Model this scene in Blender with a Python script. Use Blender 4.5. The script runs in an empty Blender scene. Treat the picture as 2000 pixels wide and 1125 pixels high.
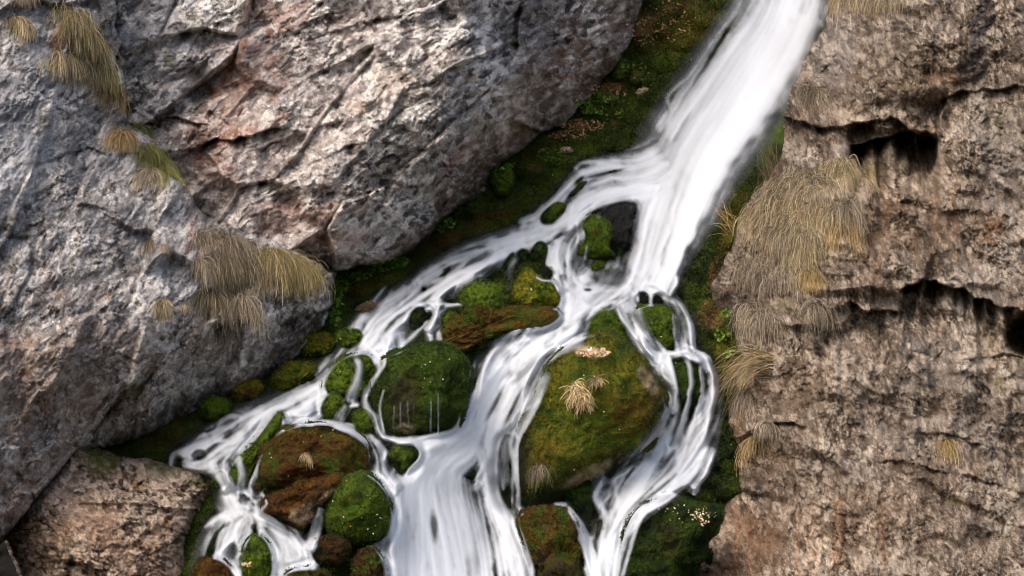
import bpy, math, random
import numpy as np

# ------------------------------------------------------------------ camera, sky, sun, exposure
scn = bpy.context.scene
col = scn.collection
cam_data = bpy.data.cameras.new("camera")
cam_data.lens = 108.0
cam_data.sensor_width = 36.0
cam_data.clip_start = 0.5
cam_data.clip_end = 3000.0
cam = bpy.data.objects.new("camera", cam_data)
cam.location = (0, 0, 0)
cam.rotation_euler = (math.radians(90), 0, 0)
col.objects.link(cam)
scn.camera = cam

SUN_EL, SUN_AZ = 52.0, 218.0          # azimuth clockwise from +Y: behind the camera, a little to its left
world = bpy.data.worlds.new("World")
scn.world = world
world.use_nodes = True
wn = world.node_tree
sky = wn.nodes.new("ShaderNodeTexSky")
sky.sky_type = 'NISHITA'
sky.sun_disc = False
sky.sun_elevation = math.radians(SUN_EL)
sky.sun_rotation = math.radians(SUN_AZ)
sky.air_density = 1.0
sky.dust_density = 5.0
sky.ozone_density = 0.6
wn.links.new(sky.outputs[0], wn.nodes["Background"].inputs[0])
wn.nodes["Background"].inputs[1].default_value = 0.15

sun_data = bpy.data.lights.new("sun", 'SUN')
sun_data.energy = 1.05
sun_data.angle = math.radians(38)
sun_data.color = (1.0, 0.95, 0.89)
sun = bpy.data.objects.new("sun", sun_data)
_el, _az = math.radians(SUN_EL), math.radians(SUN_AZ)
_dir = (math.sin(_az) * math.cos(_el), math.cos(_az) * math.cos(_el), math.sin(_el))
from mathutils import Vector
sun.rotation_euler = Vector(_dir).to_track_quat('Z', 'Y').to_euler()
sun.location = (0, -5, 20)
col.objects.link(sun)

scn.view_settings.view_transform = 'Standard'
scn.view_settings.look = 'None'
scn.view_settings.gamma = 1.0
scn.view_settings.use_curve_mapping = False
scn.view_settings.exposure = 0.3
scn.cycles.transparent_max_bounces = 16
scn.cycles.filter_width = 1.05
scn.cycles.max_bounces = 6
scn.cycles.diffuse_bounces = 3

#BEGIN_DESIGN
# ------------------------------------------------------------------ numeric helpers
f32 = np.float32
K = 6000.0                             # pixels per metre per metre of distance (lens 108 on 36 mm, 2000 px)


def world_pt(px, py, d):
    return np.stack([(px - 1000.0) / K * d, d, -(py - 562.5) / K * d], axis=-1).astype(f32)


def h32(a, b, c, seed):
    with np.errstate(over='ignore'):
        h = (a.astype(np.uint32) * np.uint32(374761393) + b.astype(np.uint32) * np.uint32(668265263)
             + c.astype(np.uint32) * np.uint32(2246822519) + np.uint32((seed * 3266489917) & 0xffffffff))
        h ^= h >> np.uint32(15)
        h *= np.uint32(2246822519)
        h ^= h >> np.uint32(13)
        h *= np.uint32(3266489917)
        h ^= h >> np.uint32(16)
    return h


def hf(h, sh):
    return ((h >> np.uint32(sh)) & np.uint32(1023)).astype(f32) / f32(1023.0)


def perlin(x, y, z=None, seed=0):
    x = np.asarray(x, f32); y = np.asarray(y, f32)
    two = z is None
    z = np.zeros_like(x) if two else np.asarray(z, f32)
    xi = np.floor(x); yi = np.floor(y); zi = np.floor(z)
    xf = x - xi; yf = y - yi; zf = z - zi
    xi = xi.astype(np.int64); yi = yi.astype(np.int64); zi = zi.astype(np.int64)
    u = xf * xf * xf * (xf * (xf * 6 - 15) + 10)
    v = yf * yf * yf * (yf * (yf * 6 - 15) + 10)
    w = zf * zf * zf * (zf * (zf * 6 - 15) + 10)
    out = np.zeros_like(x)
    for c in ((0,) if two else (0, 1)):
        wz = (w if c else 1 - w) if not two else 1.0
        for b in (0, 1):
            wy = v if b else 1 - v
            for a in (0, 1):
                wx = u if a else 1 - u
                h = h32(xi + a, yi + b, zi + c, seed)
                g = (hf(h, 0) * 2 - 1) * (xf - a) + (hf(h, 10) * 2 - 1) * (yf - b)
                if not two:
                    g = g + (hf(h, 20) * 2 - 1) * (zf - c)
                out += wx * wy * wz * g
    return out * f32(1.7)


def fbm(x, y, z=None, octv=4, seed=0, gain=0.5, ridge=False):
    out = np.zeros_like(np.asarray(x, f32)); a = 1.0; f = 1.0; tot = 0
    for i in range(octv):
        n = perlin(x * f, y * f, None if z is None else z * f, seed + i * 17)
        if ridge:
            n = 1 - 2 * np.abs(n)
        out += a * n; tot += a; a *= gain; f *= 2.03
    return out / tot


def cells(x, y, seed=0):
    """2-D cellular noise: nearest / second distance, a faceted height and a random number per cell."""
    x = np.asarray(x, f32); y = np.asarray(y, f32)
    xi = np.floor(x); yi = np.floor(y)
    F1 = np.full(x.shape, 9, f32); F2 = np.full(x.shape, 9, f32)
    hgt = np.zeros(x.shape, f32); rid = np.zeros(x.shape, f32)
    for a in (-1, 0, 1):
        for b in (-1, 0, 1):
            cx = (xi + a).astype(np.int64); cy = (yi + b).astype(np.int64)
            h = h32(cx, cy, cx * 0, seed)
            g = h32(cx, cy, cx * 0 + 7, seed)
            dx = x - (cx + hf(h, 0)); dy = y - (cy + hf(h, 10))
            d = np.sqrt(dx * dx + dy * dy)
            new = d < F1
            F2 = np.where(new, F1, np.minimum(F2, d))
            hgt = np.where(new, (hf(h, 20) - .5) + (hf(g, 0) * 2 - 1) * dx * 1.3 + (hf(g, 10) * 2 - 1) * dy * 1.3, hgt)
            rid = np.where(new, hf(g, 20), rid)
            F1 = np.where(new, d, F1)
    return F1, F2, hgt, rid


def sstep(a, b, x):
    t = np.clip((x - a) / (b - a), 0, 1)
    return t * t * (3 - 2 * t)


def catmull(pts, closed=False, n=8):
    P = np.array(pts, float); out = []
    m = len(P)
    for i in range(m if closed else m - 1):
        if closed:
            p0, p1, p2, p3 = P[i - 1], P[i], P[(i + 1) % m], P[(i + 2) % m]
        else:
            p0, p1, p2, p3 = P[max(i - 1, 0)], P[i], P[i + 1], P[min(i + 2, m - 1)]
        for t in np.linspace(0, 1, n, endpoint=False):
            out.append(0.5 * ((2 * p1) + (p2 - p0) * t + (2 * p0 - 5 * p1 + 4 * p2 - p3) * t * t
                              + (3 * p1 - p0 - 3 * p2 + p3) * t ** 3))
    if not closed:
        out.append(P[-1])
    return np.array(out)


def seg_dist(X, Y, pts, closed=False):
    """distance to a polyline; also arclength parameter and signed side (+ = right of travel direction in image)."""
    best = np.full(X.shape, 1e9, f32); side = np.zeros(X.shape, f32); ti = np.zeros(X.shape, f32)
    m = len(pts)
    for i in range(m if closed else m - 1):
        ax, ay = pts[i][:2]; bx, by = pts[(i + 1) % m][:2]
        dx, dy = bx - ax, by - ay
        L2 = dx * dx + dy * dy + 1e-9
        t = np.clip(((X - ax) * dx + (Y - ay) * dy) / L2, 0, 1)
        qx = X - (ax + t * dx); qy = Y - (ay + t * dy)
        d = np.sqrt(qx * qx + qy * qy)
        new = d < best
        s = dx * (Y - ay) - dy * (X - ax)
        side = np.where(new, np.sign(s), side)
        ti = np.where(new, i + t, ti)
        best = np.where(new, d, best)
    return best, side, ti


def inside(X, Y, pts):
    ins = np.zeros(X.shape, bool); m = len(pts); j = m - 1
    for i in range(m):
        xi, yi = pts[i]; xj, yj = pts[j]
        c = ((yi > Y) != (yj > Y)) & (X < (xj - xi) * (Y - yi) / (yj - yi + 1e-12) + xi)
        ins ^= c; j = i
    return ins


def sdf(X, Y, pts):
    d, _, _ = seg_dist(X, Y, pts, True)
    return np.where(inside(X, Y, pts), d, -d).astype(f32)


def tps(ctrl, X, Y):
    """thin-plate spline through control points (px, py, value)"""
    C = np.array(ctrl, float); s = 1000.0
    def U(r2):
        return np.where(r2 > 1e-12, r2 * np.log(r2 + 1e-12), 0)
    p = C[:, :2] / s; n = len(C)
    A = np.zeros((n + 3, n + 3))
    A[:n, :n] = U(((p[:, None] - p[None]) ** 2).sum(-1)) + np.eye(n) * 1e-3
    A[:n, n] = 1; A[:n, n + 1:] = p; A[n, :n] = 1; A[n + 1:, :n] = p.T
    w = np.linalg.solve(A, np.concatenate([C[:, 2], [0, 0, 0]]))
    out = (w[n] + w[n + 1] * X / s + w[n + 2] * Y / s).astype(np.float64)
    for i in range(n):
        out += w[i] * U((X / s - p[i, 0]) ** 2 + (Y / s - p[i, 1]) ** 2)
    return out.astype(f32)


def blur(a, r, it=2):
    r = int(r)
    if r < 1:
        return a
    for _ in range(it):
        for ax in (0, 1):
            p = np.pad(a, [(r + 1, r) if k == ax else (0, 0) for k in (0, 1)], mode='edge')
            c = np.cumsum(p, axis=ax, dtype=np.float64)
            if ax == 0:
                a = (c[2 * r + 1:] - c[:-2 * r - 1]) / (2 * r + 1)
            else:
                a = (c[:, 2 * r + 1:] - c[:, :-2 * r - 1]) / (2 * r + 1)
    return a.astype(f32)


def lin(r, g, b):
    f = lambda v: ((v / 255.0 + 0.055) / 1.055) ** 2.4 if v / 255.0 > 0.04045 else v / 255.0 / 12.92
    return np.array([f(r), f(g), f(b)], f32)


def lerp(a, b, t):
    return a + (b - a) * t[..., None]


def bil(A, x0, y0, st, px, py):
    """bilinear lookup of a grid map at pixel positions"""
    fx = np.clip((np.asarray(px, float) - x0) / st, 0, A.shape[1] - 1.001)
    fy = np.clip((np.asarray(py, float) - y0) / st, 0, A.shape[0] - 1.001)
    ix = fx.astype(int); iy = fy.astype(int); u = fx - ix; v = fy - iy
    return (A[iy, ix] * (1 - u) * (1 - v) + A[iy, ix + 1] * u * (1 - v)
            + A[iy + 1, ix] * (1 - u) * v + A[iy + 1, ix + 1] * u * v)


def grid(x0, x1, y0, y1, st):
    return np.meshgrid(np.arange(x0, x1, st, dtype=f32), np.arange(y0, y1, st, dtype=f32))


def blobs(X, Y, lst, wob=0.35, seed=5):
    """soft wobbly patches: (cx, cy, rx, ry, angle, strength); returns max field"""
    wx = fbm(X / 60, Y / 60, octv=3, seed=seed) * wob
    out = np.zeros(X.shape, f32)
    for cx, cy, rx, ry, an, s in lst:
        c, sn = math.cos(math.radians(an)), math.sin(math.radians(an))
        u = ((X - cx) * c + (Y - cy) * sn) / rx; v = (-(X - cx) * sn + (Y - cy) * c) / ry
        out = np.maximum(out, s * sstep(1.15, 0.35, np.sqrt(u * u + v * v) + wx * 2))
    return out


def ledge(X, Y, line, drop, rec, fade=60, soft=2.5, wob=6, seed=3):
    """recess under a line drawn left to right: the rock just below it steps back and comes forward again"""
    L = np.array(line, float)
    yl = np.interp(X, L[:, 0], L[:, 1]) + wob * fbm(X / 40, Y * 0 + seed * 3.3, octv=3, seed=seed) * 2
    ends = sstep(L[0, 0] - fade * .2, L[0, 0] + fade, X) * sstep(L[-1, 0] + fade * .2, L[-1, 0] - fade, X)
    d = Y - yl
    drop = drop * (.35 + .9 * sstep(-.25, .25, fbm(X / 45, Y / 200 + seed, octv=2, seed=seed + 9)))
    return drop * ends * sstep(0, soft, d) * np.exp(-np.maximum(d, 0) / rec)

# ------------------------------------------------------------------ the stream bed
BX0, BY0, BST = -200.0, -160.0, 2.0
bX, bY = grid(BX0, 2200, BY0, 1290, BST)
bed_ctrl = [
    (1530, 0, 33.3), (1560, -150, 34.6), (1430, 200, 31.9), (1320, 400, 30.9), (1255, 540, 30.35), (1235, 600, 29.85),
    (1130, 600, 29.75), (1000, 680, 29.3), (935, 820, 28.9), (900, 860, 28.35), (880, 1000, 27.9), (900, 1200, 27.0),
    (1100, 400, 30.9), (900, 520, 30.2), (740, 640, 29.5), (690, 700, 29.0), (600, 770, 28.8), (400, 870, 28.3),
    (440, 1010, 27.7), (450, 1200, 26.9),
    (1310, 760, 29.2), (1390, 800, 29.1), (1330, 900, 28.7), (1200, 1000, 28.2), (1190, 1200, 27.2), (1060, 960, 28.9),
    (1250, 120, 32.4), (1000, 370, 31.2), (800, 520, 30.4), (600, 690, 29.5), (400, 800, 28.95), (280, 880, 28.7),
    (1480, 350, 30.7), (1390, 480, 30.1), (1350, 580, 29.8), (1410, 680, 29.3), (1420, 850, 28.8), (1420, 1050, 28.2),
    (0, 0, 35), (500, 0, 34), (2000, 0, 35), (2100, 600, 32), (2100, 1200, 30), (0, 1200, 29.5), (0, 600, 31), (1000, 0, 33.5),
]
bed = tps(bed_ctrl, bX, bY)
bed += 0.10 * fbm(bX / 70, bY / 55, octv=3, seed=40)
_f1, _f2, _hg, _id = cells(bX / 46 + 0.5 * fbm(bX / 60, bY / 60, octv=2, seed=41), bY / 34, seed=42)
bed -= 0.13 * np.clip(1 - _f1 * _f1 * 1.6, 0, 1) * (.5 + sstep(-.2, .2, fbm(bX / 90, bY / 90, octv=2, seed=43)))          # moss cushions
# ------------------------------------------------------------------ boulders: outline, thickness, colours
# moss tones
MG = lin(92, 112, 26); MB = lin(60, 78, 20); MD = lin(28, 40, 16); MY = lin(120, 114, 30); MO = lin(104, 72, 24)
MR = lin(76, 46, 22); WET = lin(38, 40, 42); STONE = lin(176, 150, 122); BRN = lin(80, 62, 44)
# name, outline (photo px), thickness factor, (main moss, second moss, edge tone), extras, label
BOULDERS = [
 dict(k='boulder', o=[(1175,652),(1228,676),(1268,722),(1296,778),(1294,832),(1262,872),(1212,902),(1150,950),(1080,984),(1036,992),(1006,962),(1000,905),(1012,848),(1036,786),(1062,722),(1112,676)],
      t=.62, c=(MY, MB, MD), dk=[(1110,985,120,30,-22,.8),(1280,840,34,70,10,.75),(1020,900,26,90,5,.7),(1180,945,80,22,-30,.8)], br=[(1225,800,45,60,20,.85),(1120,690,40,18,0,.5),(1060,890,50,30,-30,.5)], wet=[(1010,930,22,90,8,.8),(1060,985,90,22,-25,.7)],
      st=[(1160,688,34,12,8,.9),(1262,740,14,34,-30,.7),(1165,915,70,14,-28,.45),(1216,892,12,10,0,.7)], gr=[(1150,850,80,60,0,.5)], front=.25,
      label='largest boulder, golden green moss with two dry grass tufts, between the central and right streams'),
 dict(k='boulder', o=[(1152,625),(1175,606),(1205,606),(1230,630),(1238,665),(1215,676),(1180,668),(1150,650)], t=.55, c=(MG, MB, MD), br=[], front=.15,
      label='bright green moss cap on the small rock just above the largest boulder'),
 dict(k='boulder', o=[(1160,412),(1185,392),(1215,388),(1238,402),(1245,440),(1240,485),(1215,512),(1180,515),(1160,470)], t=.5, c=(WET, WET, WET), br=[], wet=[(1200,450,80,90,0,1)], soft=22,
      label='bare black wet rock splitting the main fall, white flecks on it'),
 dict(k='boulder', o=[(1136,435),(1155,418),(1182,430),(1196,455),(1190,480),(1200,500),(1180,512),(1148,508),(1128,495),(1140,465)], t=.6, c=(MG, MB, MD), br=[(1160,452,16,6,0,.7)], front=.22,
      label='green moss covered knob leaning on the black wet rock in the main fall'),
 dict(k='boulder', o=[(1062,408),(1085,392),(1108,398),(1100,420),(1080,440),(1058,440),(1052,425)], t=.5, c=(MG, MD, MD), br=[],
      label='small mossy rock in the water left of the black wet rock'),
 dict(k='boulder', o=[(1112,378),(1130,356),(1148,352),(1140,368),(1122,384),(1104,392)], t=.5, c=(MB, MD, WET), br=[],
      label='uppermost thin mossy rock showing through the water below the main fall'),
 dict(k='boulder', o=[(1036,485),(1050,468),(1066,472),(1072,495),(1062,516),(1042,518),(1034,505)], t=.55, c=(MD, MB, MD), br=[],
      label='dark green upright rock beside a thin fall, right of its dark twin'),
 dict(k='boulder', o=[(1004,498),(1018,483),(1032,488),(1036,505),(1026,518),(1008,518)], t=.55, c=(MD, MB, MD), br=[],
      label='dark green low rock left of the upright dark rock, edged by white water'),
 dict(k='boulder', o=[(982,512),(1000,490),(1010,500),(1006,522),(990,538),(980,530)], t=.5, c=(MB, MD, MD), br=[],
      label='small green rock at the edge of the left stream by three rocks in a row'),
 dict(k='boulder', o=[(1054,528),(1070,521),(1084,532),(1078,546),(1062,546)], t=.5, c=(MD, MD, WET), br=[],
      label='tiny dark round rock in the water above the bright green hump'),
 dict(k='boulder', o=[(1004,560),(1018,532),(1036,525),(1055,542),(1085,556),(1098,580),(1090,602),(1050,612),(1008,606),(996,585)], t=.5, c=(MG, MY, MD), br=[(1050,600,50,12,0,.6)], front=.15,
      label='bright green mossy hump in the middle of the falls with yellowish top'),
 dict(k='boulder', o=[(896,570),(920,552),(955,548),(985,560),(996,590),(990,625),(955,645),(915,640),(896,610)], t=.5, c=(MB, MG, MD), br=[(935,600,24,20,0,.6)], front=.12,
      label='rounded green mossy rock left of the bright green hump'),
 dict(k='boulder', o=[(870,640),(905,610),(960,600),(1010,600),(1070,600),(1096,614),(1070,636),(1010,645),(960,668),(915,690),(870,700),(830,705),(800,690),(840,668)], t=.5, c=(MO, MB, MD), br=[(930,650,50,22,-15,.9),(860,690,30,12,0,.4)],
      label='long reddish brown mossy ridge sloping down left under the green humps'),
 dict(k='boulder', o=[(742,706),(775,688),(830,672),(880,672),(910,690),(920,730),(908,785),(890,835),(850,850),(800,856),(758,846),(738,800),(728,750)], t=.5, c=(MB, MB, MD), br=[(790,780,40,60,0,.6)], wet=[(790,790,36,56,0,.75)], st=[(790,835,22,14,0,.35)], front=.2,
      label='large dark mossy block with dripping face left of the central cascade'),
 dict(k='boulder', o=[(798,612),(812,598),(830,598),(836,618),(826,640),(806,646),(796,632)], t=.5, c=(MD, MB, MD), br=[],
      label='small dark mossy rock with thin trickles on the left stream'),
 dict(k='boulder', o=[(866,620),(880,608),(893,614),(894,632),(880,642),(867,636)], t=.5, c=(MG, MB, MD), br=[],
      label='tiny bright green rock right of the trickles on the left stream'),
 dict(k='boulder', o=[(632,745),(655,710),(690,692),(725,694),(735,730),(722,770),(690,786),(650,780),(634,765)], t=.5, c=(MB, MG, MD), br=[(660,700,16,16,0,.3)], front=.1,
      label='green mossy rock with a thin white veil down its middle'),
 dict(k='boulder', o=[(626,790),(638,770),(660,767),(674,785),(674,808),(655,826),(634,824),(626,808)], t=.55, c=(MG, MB, MD), br=[],
      label='small round green boulder just above the big brown mound'),
 dict(k='boulder', o=[(688,812),(702,797),(722,800),(735,822),(734,846),(712,852),(692,838)], t=.5, c=(MG, MB, MD), br=[],
      label='small green boulder between two trickles right of the round green boulder'),
 dict(k='boulder', o=[(757,885),(775,868),(802,865),(820,878),(820,895),(800,918),(785,932),(768,918),(757,902)], t=.55, c=(MG, MD, WET), br=[],
      label='dark boulder with green middle at the foot of the dripping block'),
 dict(k='boulder', o=[(504,900),(520,866),(552,840),(600,828),(660,832),(700,850),(718,885),(722,925),(700,950),(650,962),(600,966),(560,960),(520,950),(502,930)], t=.6, c=(MO, MB, MD), br=[(600,880,80,40,0,.9),(580,930,50,30,0,.8)], front=.2, red=[(580,925,46,30,0,.7)],
      label='big round mound of rust brown moss with one pale grass tuft'),
 dict(k='boulder', o=[(512,985),(530,965),(580,948),(625,932),(668,928),(672,948),(655,975),(625,992),(612,1015),(590,1038),(560,1030),(530,1012),(514,1002)], t=.55, c=(MR, MO, MD), br=[(580,970,60,24,-15,.8)], st=[(600,1004,28,18,-35,1),(640,972,26,9,-40,.9),(575,1010,12,14,0,.8)], front=.35,
      label='rust brown mossy rock with bare cream stone at its lower edge'),
 dict(k='boulder', o=[(634,1020),(640,980),(662,940),(695,922),(728,932),(755,965),(766,1010),(756,1050),(720,1066),(680,1062),(648,1050)], t=.6, c=(MG, MB, MD), br=[(690,968,14,8,0,.7)], front=.3,
      label='bright green boulder in the foreground beside the white central cascade'),
 dict(k='boulder', o=[(606,1072),(620,1052),(648,1044),(676,1052),(684,1080),(672,1102),(640,1110),(612,1098)], t=.5, c=(MR, MD, MD), br=[], front=.25,
      label='dark brown low boulder directly below the bright green boulder'),
 dict(k='boulder', o=[(690,1098),(702,1074),(725,1068),(745,1086),(754,1120),(740,1160),(700,1160),(688,1130)], t=.5, c=(MR, MB, MD), br=[], front=.3,
      label='dark olive boulder at the bottom edge left of the central cascade'),
 dict(k='boulder', o=[(470,1110),(478,1065),(498,1044),(520,1056),(534,1090),(532,1125),(510,1150),(480,1145)], t=.55, c=(MB, MG, MD), br=[], front=.3,
      label='egg shaped green boulder in the lower left pool with a pale leaf'),
 dict(k='boulder', o=[(372,1130),(382,1102),(410,1088),(440,1098),(462,1130),(460,1180),(400,1190),(370,1170)], t=.5, c=(MO, MR, MD), br=[], front=.3,
      label='brown mossy boulder at the bottom edge below the lower left pool'),
 dict(k='boulder', o=[(445,928),(470,888),(505,850),(535,812),(552,806),(552,828),(530,868),(505,905),(490,938),(480,956),(458,950)], t=.5, c=(MB, MG, MD), br=[], front=.12,
      label='long narrow green rock dividing the left stream above the brown mound'),
 dict(k='boulder', o=[(444,930),(455,917),(474,918),(484,934),(474,948),(454,948)], t=.5, c=(MG, MB, MD), br=[], front=.25,
      label='tiny green boulder next to the end of the brown cliff foot rock'),
 dict(k='boulder', o=[(414,928),(428,915),(442,925),(446,948),(430,960),(414,950)], t=.5, c=(MB, MD, MD), br=[], front=.1,
      label='tiny dark green boulder touching the brown cliff foot rock'),
 dict(k='boulder', o=[(1238,578),(1248,568),(1264,569),(1272,582),(1268,598),(1250,604),(1238,594)], t=.55, c=(WET, MD, WET), br=[],
      label='dark wet round stone at the lip right of the pool, left of a pair'),
 dict(k='boulder', o=[(1270,586),(1278,572),(1292,574),(1300,590),(1294,604),(1276,602)], t=.55, c=(WET, MD, WET), br=[],
      label='dark wet round stone at the lip right of the pool, right of a pair'),
 dict(k='boulder', o=[(1244,606),(1262,596),(1292,596),(1316,612),(1322,650),(1318,682),(1298,688),(1276,664),(1256,634)], t=.5, c=(MG, MB, MD), br=[], front=.15,
      label='green mossy shoulder under the pair of dark stones'),
 dict(k='boulder', o=[(1292,712),(1312,690),(1345,686),(1368,704),(1376,740),(1370,778),(1345,820),(1330,860),(1310,876),(1300,850),(1318,800),(1316,760),(1296,738)], t=.5, c=(MB, MD, MD), br=[], front=.1,
      label='tall dark green rock between the two right hand streams'),
 dict(k='boulder', o=[(1012,1010),(1040,994),(1085,990),(1118,1002),(1132,1040),(1146,1090),(1150,1180),(1060,1190),(1040,1110),(1022,1050)], t=.5, c=(MO, MB, MD), br=[(1070,1015,50,20,0,.7)], wet=[(1090,1120,60,50,0,.7)], front=.25,
      label='olive topped boulder at the bottom edge between two white cascades'),
 dict(k='boulder', o=[(1215,1080),(1228,1020),(1250,988),(1300,976),(1360,978),(1402,984),(1405,1010),(1380,1060),(1350,1130),(1330,1200),(1230,1200),(1208,1140)], t=.5, c=(MB, MD, MD), br=[(1300,1060,40,60,0,.3)], front=.2,
      label='dark green boulder strewn with pale leaves at the foot of the right cliff'),
 dict(k='boulder', o=[(1104,960),(1130,940),(1168,935),(1180,960),(1176,1000),(1170,1040),(1145,1050),(1120,1010)], t=.4, c=(MD, MB, WET), br=[(1155,1020,14,18,0,.8)], wet=[(1150,1025,20,30,0,.8)],
      label='dark wet rock in the shade under the largest boulder'),
 dict(k='boulder', o=[(976,870),(990,846),(1004,860),(1008,920),(1010,980),(998,996),(978,970),(972,920)], t=.45, c=(MB, MD, MD), br=[], front=.05,
      label='narrow green rock squeezed between the cascade and the largest boulder'),
 dict(k='moss_cushion', o=[(964,335),(985,322),(1000,335),(1002,362),(988,384),(968,380),(960,358)], t=.5, c=(MG, MB, MD), br=[], front=.15,
      label='lone bright green moss cushion against the foot of the upper left cliff'),
 dict(k='moss_cushion', o=[(588,668),(610,650),(640,648),(658,668),(650,692),(615,700),(590,690)], t=.5, c=(MB, MY, MD), br=[(620,660,20,8,0,.5)], front=.12,
      label='wide olive moss cushion on the left bank below the big grass patch'),
 dict(k='moss_cushion', o=[(655,655),(672,640),(700,640),(712,655),(698,678),(668,682)], t=.5, c=(MB, MG, MD), br=[], front=.06,
      label='moss cushion next to the left stream, right of the wide olive cushion'),
 dict(k='moss_cushion', o=[(390,806),(398,784),(420,774),(446,782),(455,800),(436,818),(405,822)], t=.5, c=(MB, MG, MD), br=[], front=.12,
      label='round dark green moss cushion at the cliff foot beside the lower left stream'),
 dict(k='moss_cushion', o=[(448,762),(470,744),(500,740),(515,756),(500,776),(465,784)], t=.5, c=(MO, MY, MD), br=[], front=.12,
      label='brownish moss cushion under the left cliff overhang'),
 dict(k='moss_cushion', o=[(530,735),(560,712),(600,706),(625,720),(600,745),(560,765),(532,758)], t=.5, c=(MY, MB, MD), br=[], front=.1,
      label='yellow green moss cushion on the left bank above the streaming bend'),
 dict(k='moss_cushion', o=[(1196,142),(1206,120),(1224,116),(1234,132),(1226,152),(1206,158)], t=.5, c=(MB, MG, MD), br=[], front=.12,
      label='highest green moss cushion, left of the main fall near its top'),
 dict(k='stone', o=[(694,604),(708,592),(728,588),(738,596),(728,608),(706,614)], t=.4, c=(lin(150,110,84), lin(110,90,70), BRN), br=[], bare=1,
      label='small bare orange brown stone on the left mossy bank by the stream'),
 dict(k='stone', o=[(1240,182),(1250,172),(1266,172),(1268,180),(1256,188),(1244,188)], t=.4, c=(STONE, STONE, BRN), br=[], bare=1,
      label='small pale stone on dark moss left of the main fall, upper one'),
 dict(k='stone', o=[(1094,292),(1104,286),(1116,288),(1120,296),(1108,300),(1096,300)], t=.4, c=(lin(150,130,120), STONE, BRN), br=[], bare=1,
      label='small pinkish stone on the moss above the first left branch'),
 dict(k='boulder', o=[(372,888),(384,876),(402,880),(406,894),(392,902),(376,898)], t=.5, c=(WET, MD, WET), br=[], veil=.75,
      label='dark wet stone half covered by water at the left tip of the left stream'),
 dict(k='boulder', o=[(1152,540),(1172,522),(1205,520),(1228,534),(1226,556),(1200,566),(1168,560)], t=.4, c=(WET, MD, WET), br=[], veil=.6, soft=12,
      label='smooth dark rock under a grey veil of water just below the black wet rock'),
 dict(k='boulder', o=[(1150,516),(1166,506),(1186,510),(1180,528),(1160,534)], t=.4, c=(MG, MB, MD), br=[], veil=.9,
      label='thin green moss lip at the foot of the moss covered knob'),
 dict(k='boulder', o=[(556,1130),(572,1114),(610,1110),(640,1118),(655,1140),(640,1180),(570,1180)], t=.5, c=(MR, MB, MD), br=[], front=.2,
      label='brown mossy rock peeking in at the bottom edge, between egg shaped and olive boulders'),
 dict(k='boulder', o=[(596,1030),(610,1012),(632,1010),(640,1030),(630,1052),(606,1052)], t=.4, c=(MB, MD, WET), br=[], front=.05, veil=.8,
      label='shaded green stone in the gap between brown rock and bright green boulder'),
 dict(k='boulder', o=[(496,938),(512,930),(522,950),(520,985),(506,1000),(494,975)], t=.4, c=(MB, BRN, MD), br=[(508,965,12,20,0,.8)], veil=.8,
      label='brown and green wet stone between two trickles above the lower left pool'),
 dict(k='boulder', o=[(470,905),(482,895),(494,905),(490,930),(474,932)], t=.4, c=(MB, MG, MD), br=[], veil=.9,
      label='small green stone under the end of the long narrow green rock'),
 dict(k='boulder', o=[(690,596),(702,590),(712,598),(700,606)], t=.3, c=(MD, MD, WET), br=[],
      label='tiny dark mossy lump beside the bare orange brown stone'),
 dict(k='boulder', o=[(1278,852),(1294,846),(1304,866),(1296,900),(1280,906),(1272,880)], t=.4, c=(MB, MD, MD), br=[], veil=.8,
      label='green rock wedge between the two right hand streams where they narrow'),
]


def polar(outline):
    P = catmull(outline, True, 8)
    c = P.mean(0)
    x0, x1 = P[:, 0].min(), P[:, 0].max(); y0, y1 = P[:, 1].min(), P[:, 1].max()
    c = np.array([(x0 + x1) / 2, (y0 + y1) / 2]) * .5 + c * .5
    d = P - c
    th = np.arctan2(d[:, 1], d[:, 0]); r = np.hypot(d[:, 0], d[:, 1])
    o = np.argsort(th); th = th[o]; r = r[o]
    th = np.concatenate([th - 2 * np.pi, th, th + 2 * np.pi]); r = np.tile(r, 3)
    return c, th, r, min(x1 - x0, y1 - y0)


comp = bed.copy()                       # depth of bed and boulders together
bmask = np.zeros(bX.shape, f32)         # 1 inside boulders, less where water films over them
for b in BOULDERS:
    c, th, r, mn = polar(b['o'])
    b['c0'], b['th'], b['r'], b['mn'] = c, th, r, mn
    dc = float(bil(bed, BX0, BY0, BST, c[0], c[1]))
    b['T'] = mn * b['t'] / K * dc
    b['d'] = dc - b['T'] * 0.35 - b.get('front', 0.0)
    m = (np.abs(bX - c[0]) < r.max() + 6) & (np.abs(bY - c[1]) < r.max() + 6)
    X, Y = bX[m] - c[0], bY[m] - c[1]
    q = np.hypot(X, Y) / np.interp(np.arctan2(Y, X), th, r)
    dep = b['d'] - b['T'] * np.sqrt(np.clip(1 - q ** 2.6, 0, 1))
    comp[m] = np.where(q < 1, np.minimum(comp[m], dep), comp[m])
    soft = 7.0 / np.interp(np.arctan2(Y, X), th, r)
    soft = soft * b.get('soft', 7.0) / 7.0
    bmask[m] = np.maximum(bmask[m], sstep(1.0 + soft * .2, 1.0 - soft, q) * b.get('veil', 1.0))

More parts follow.
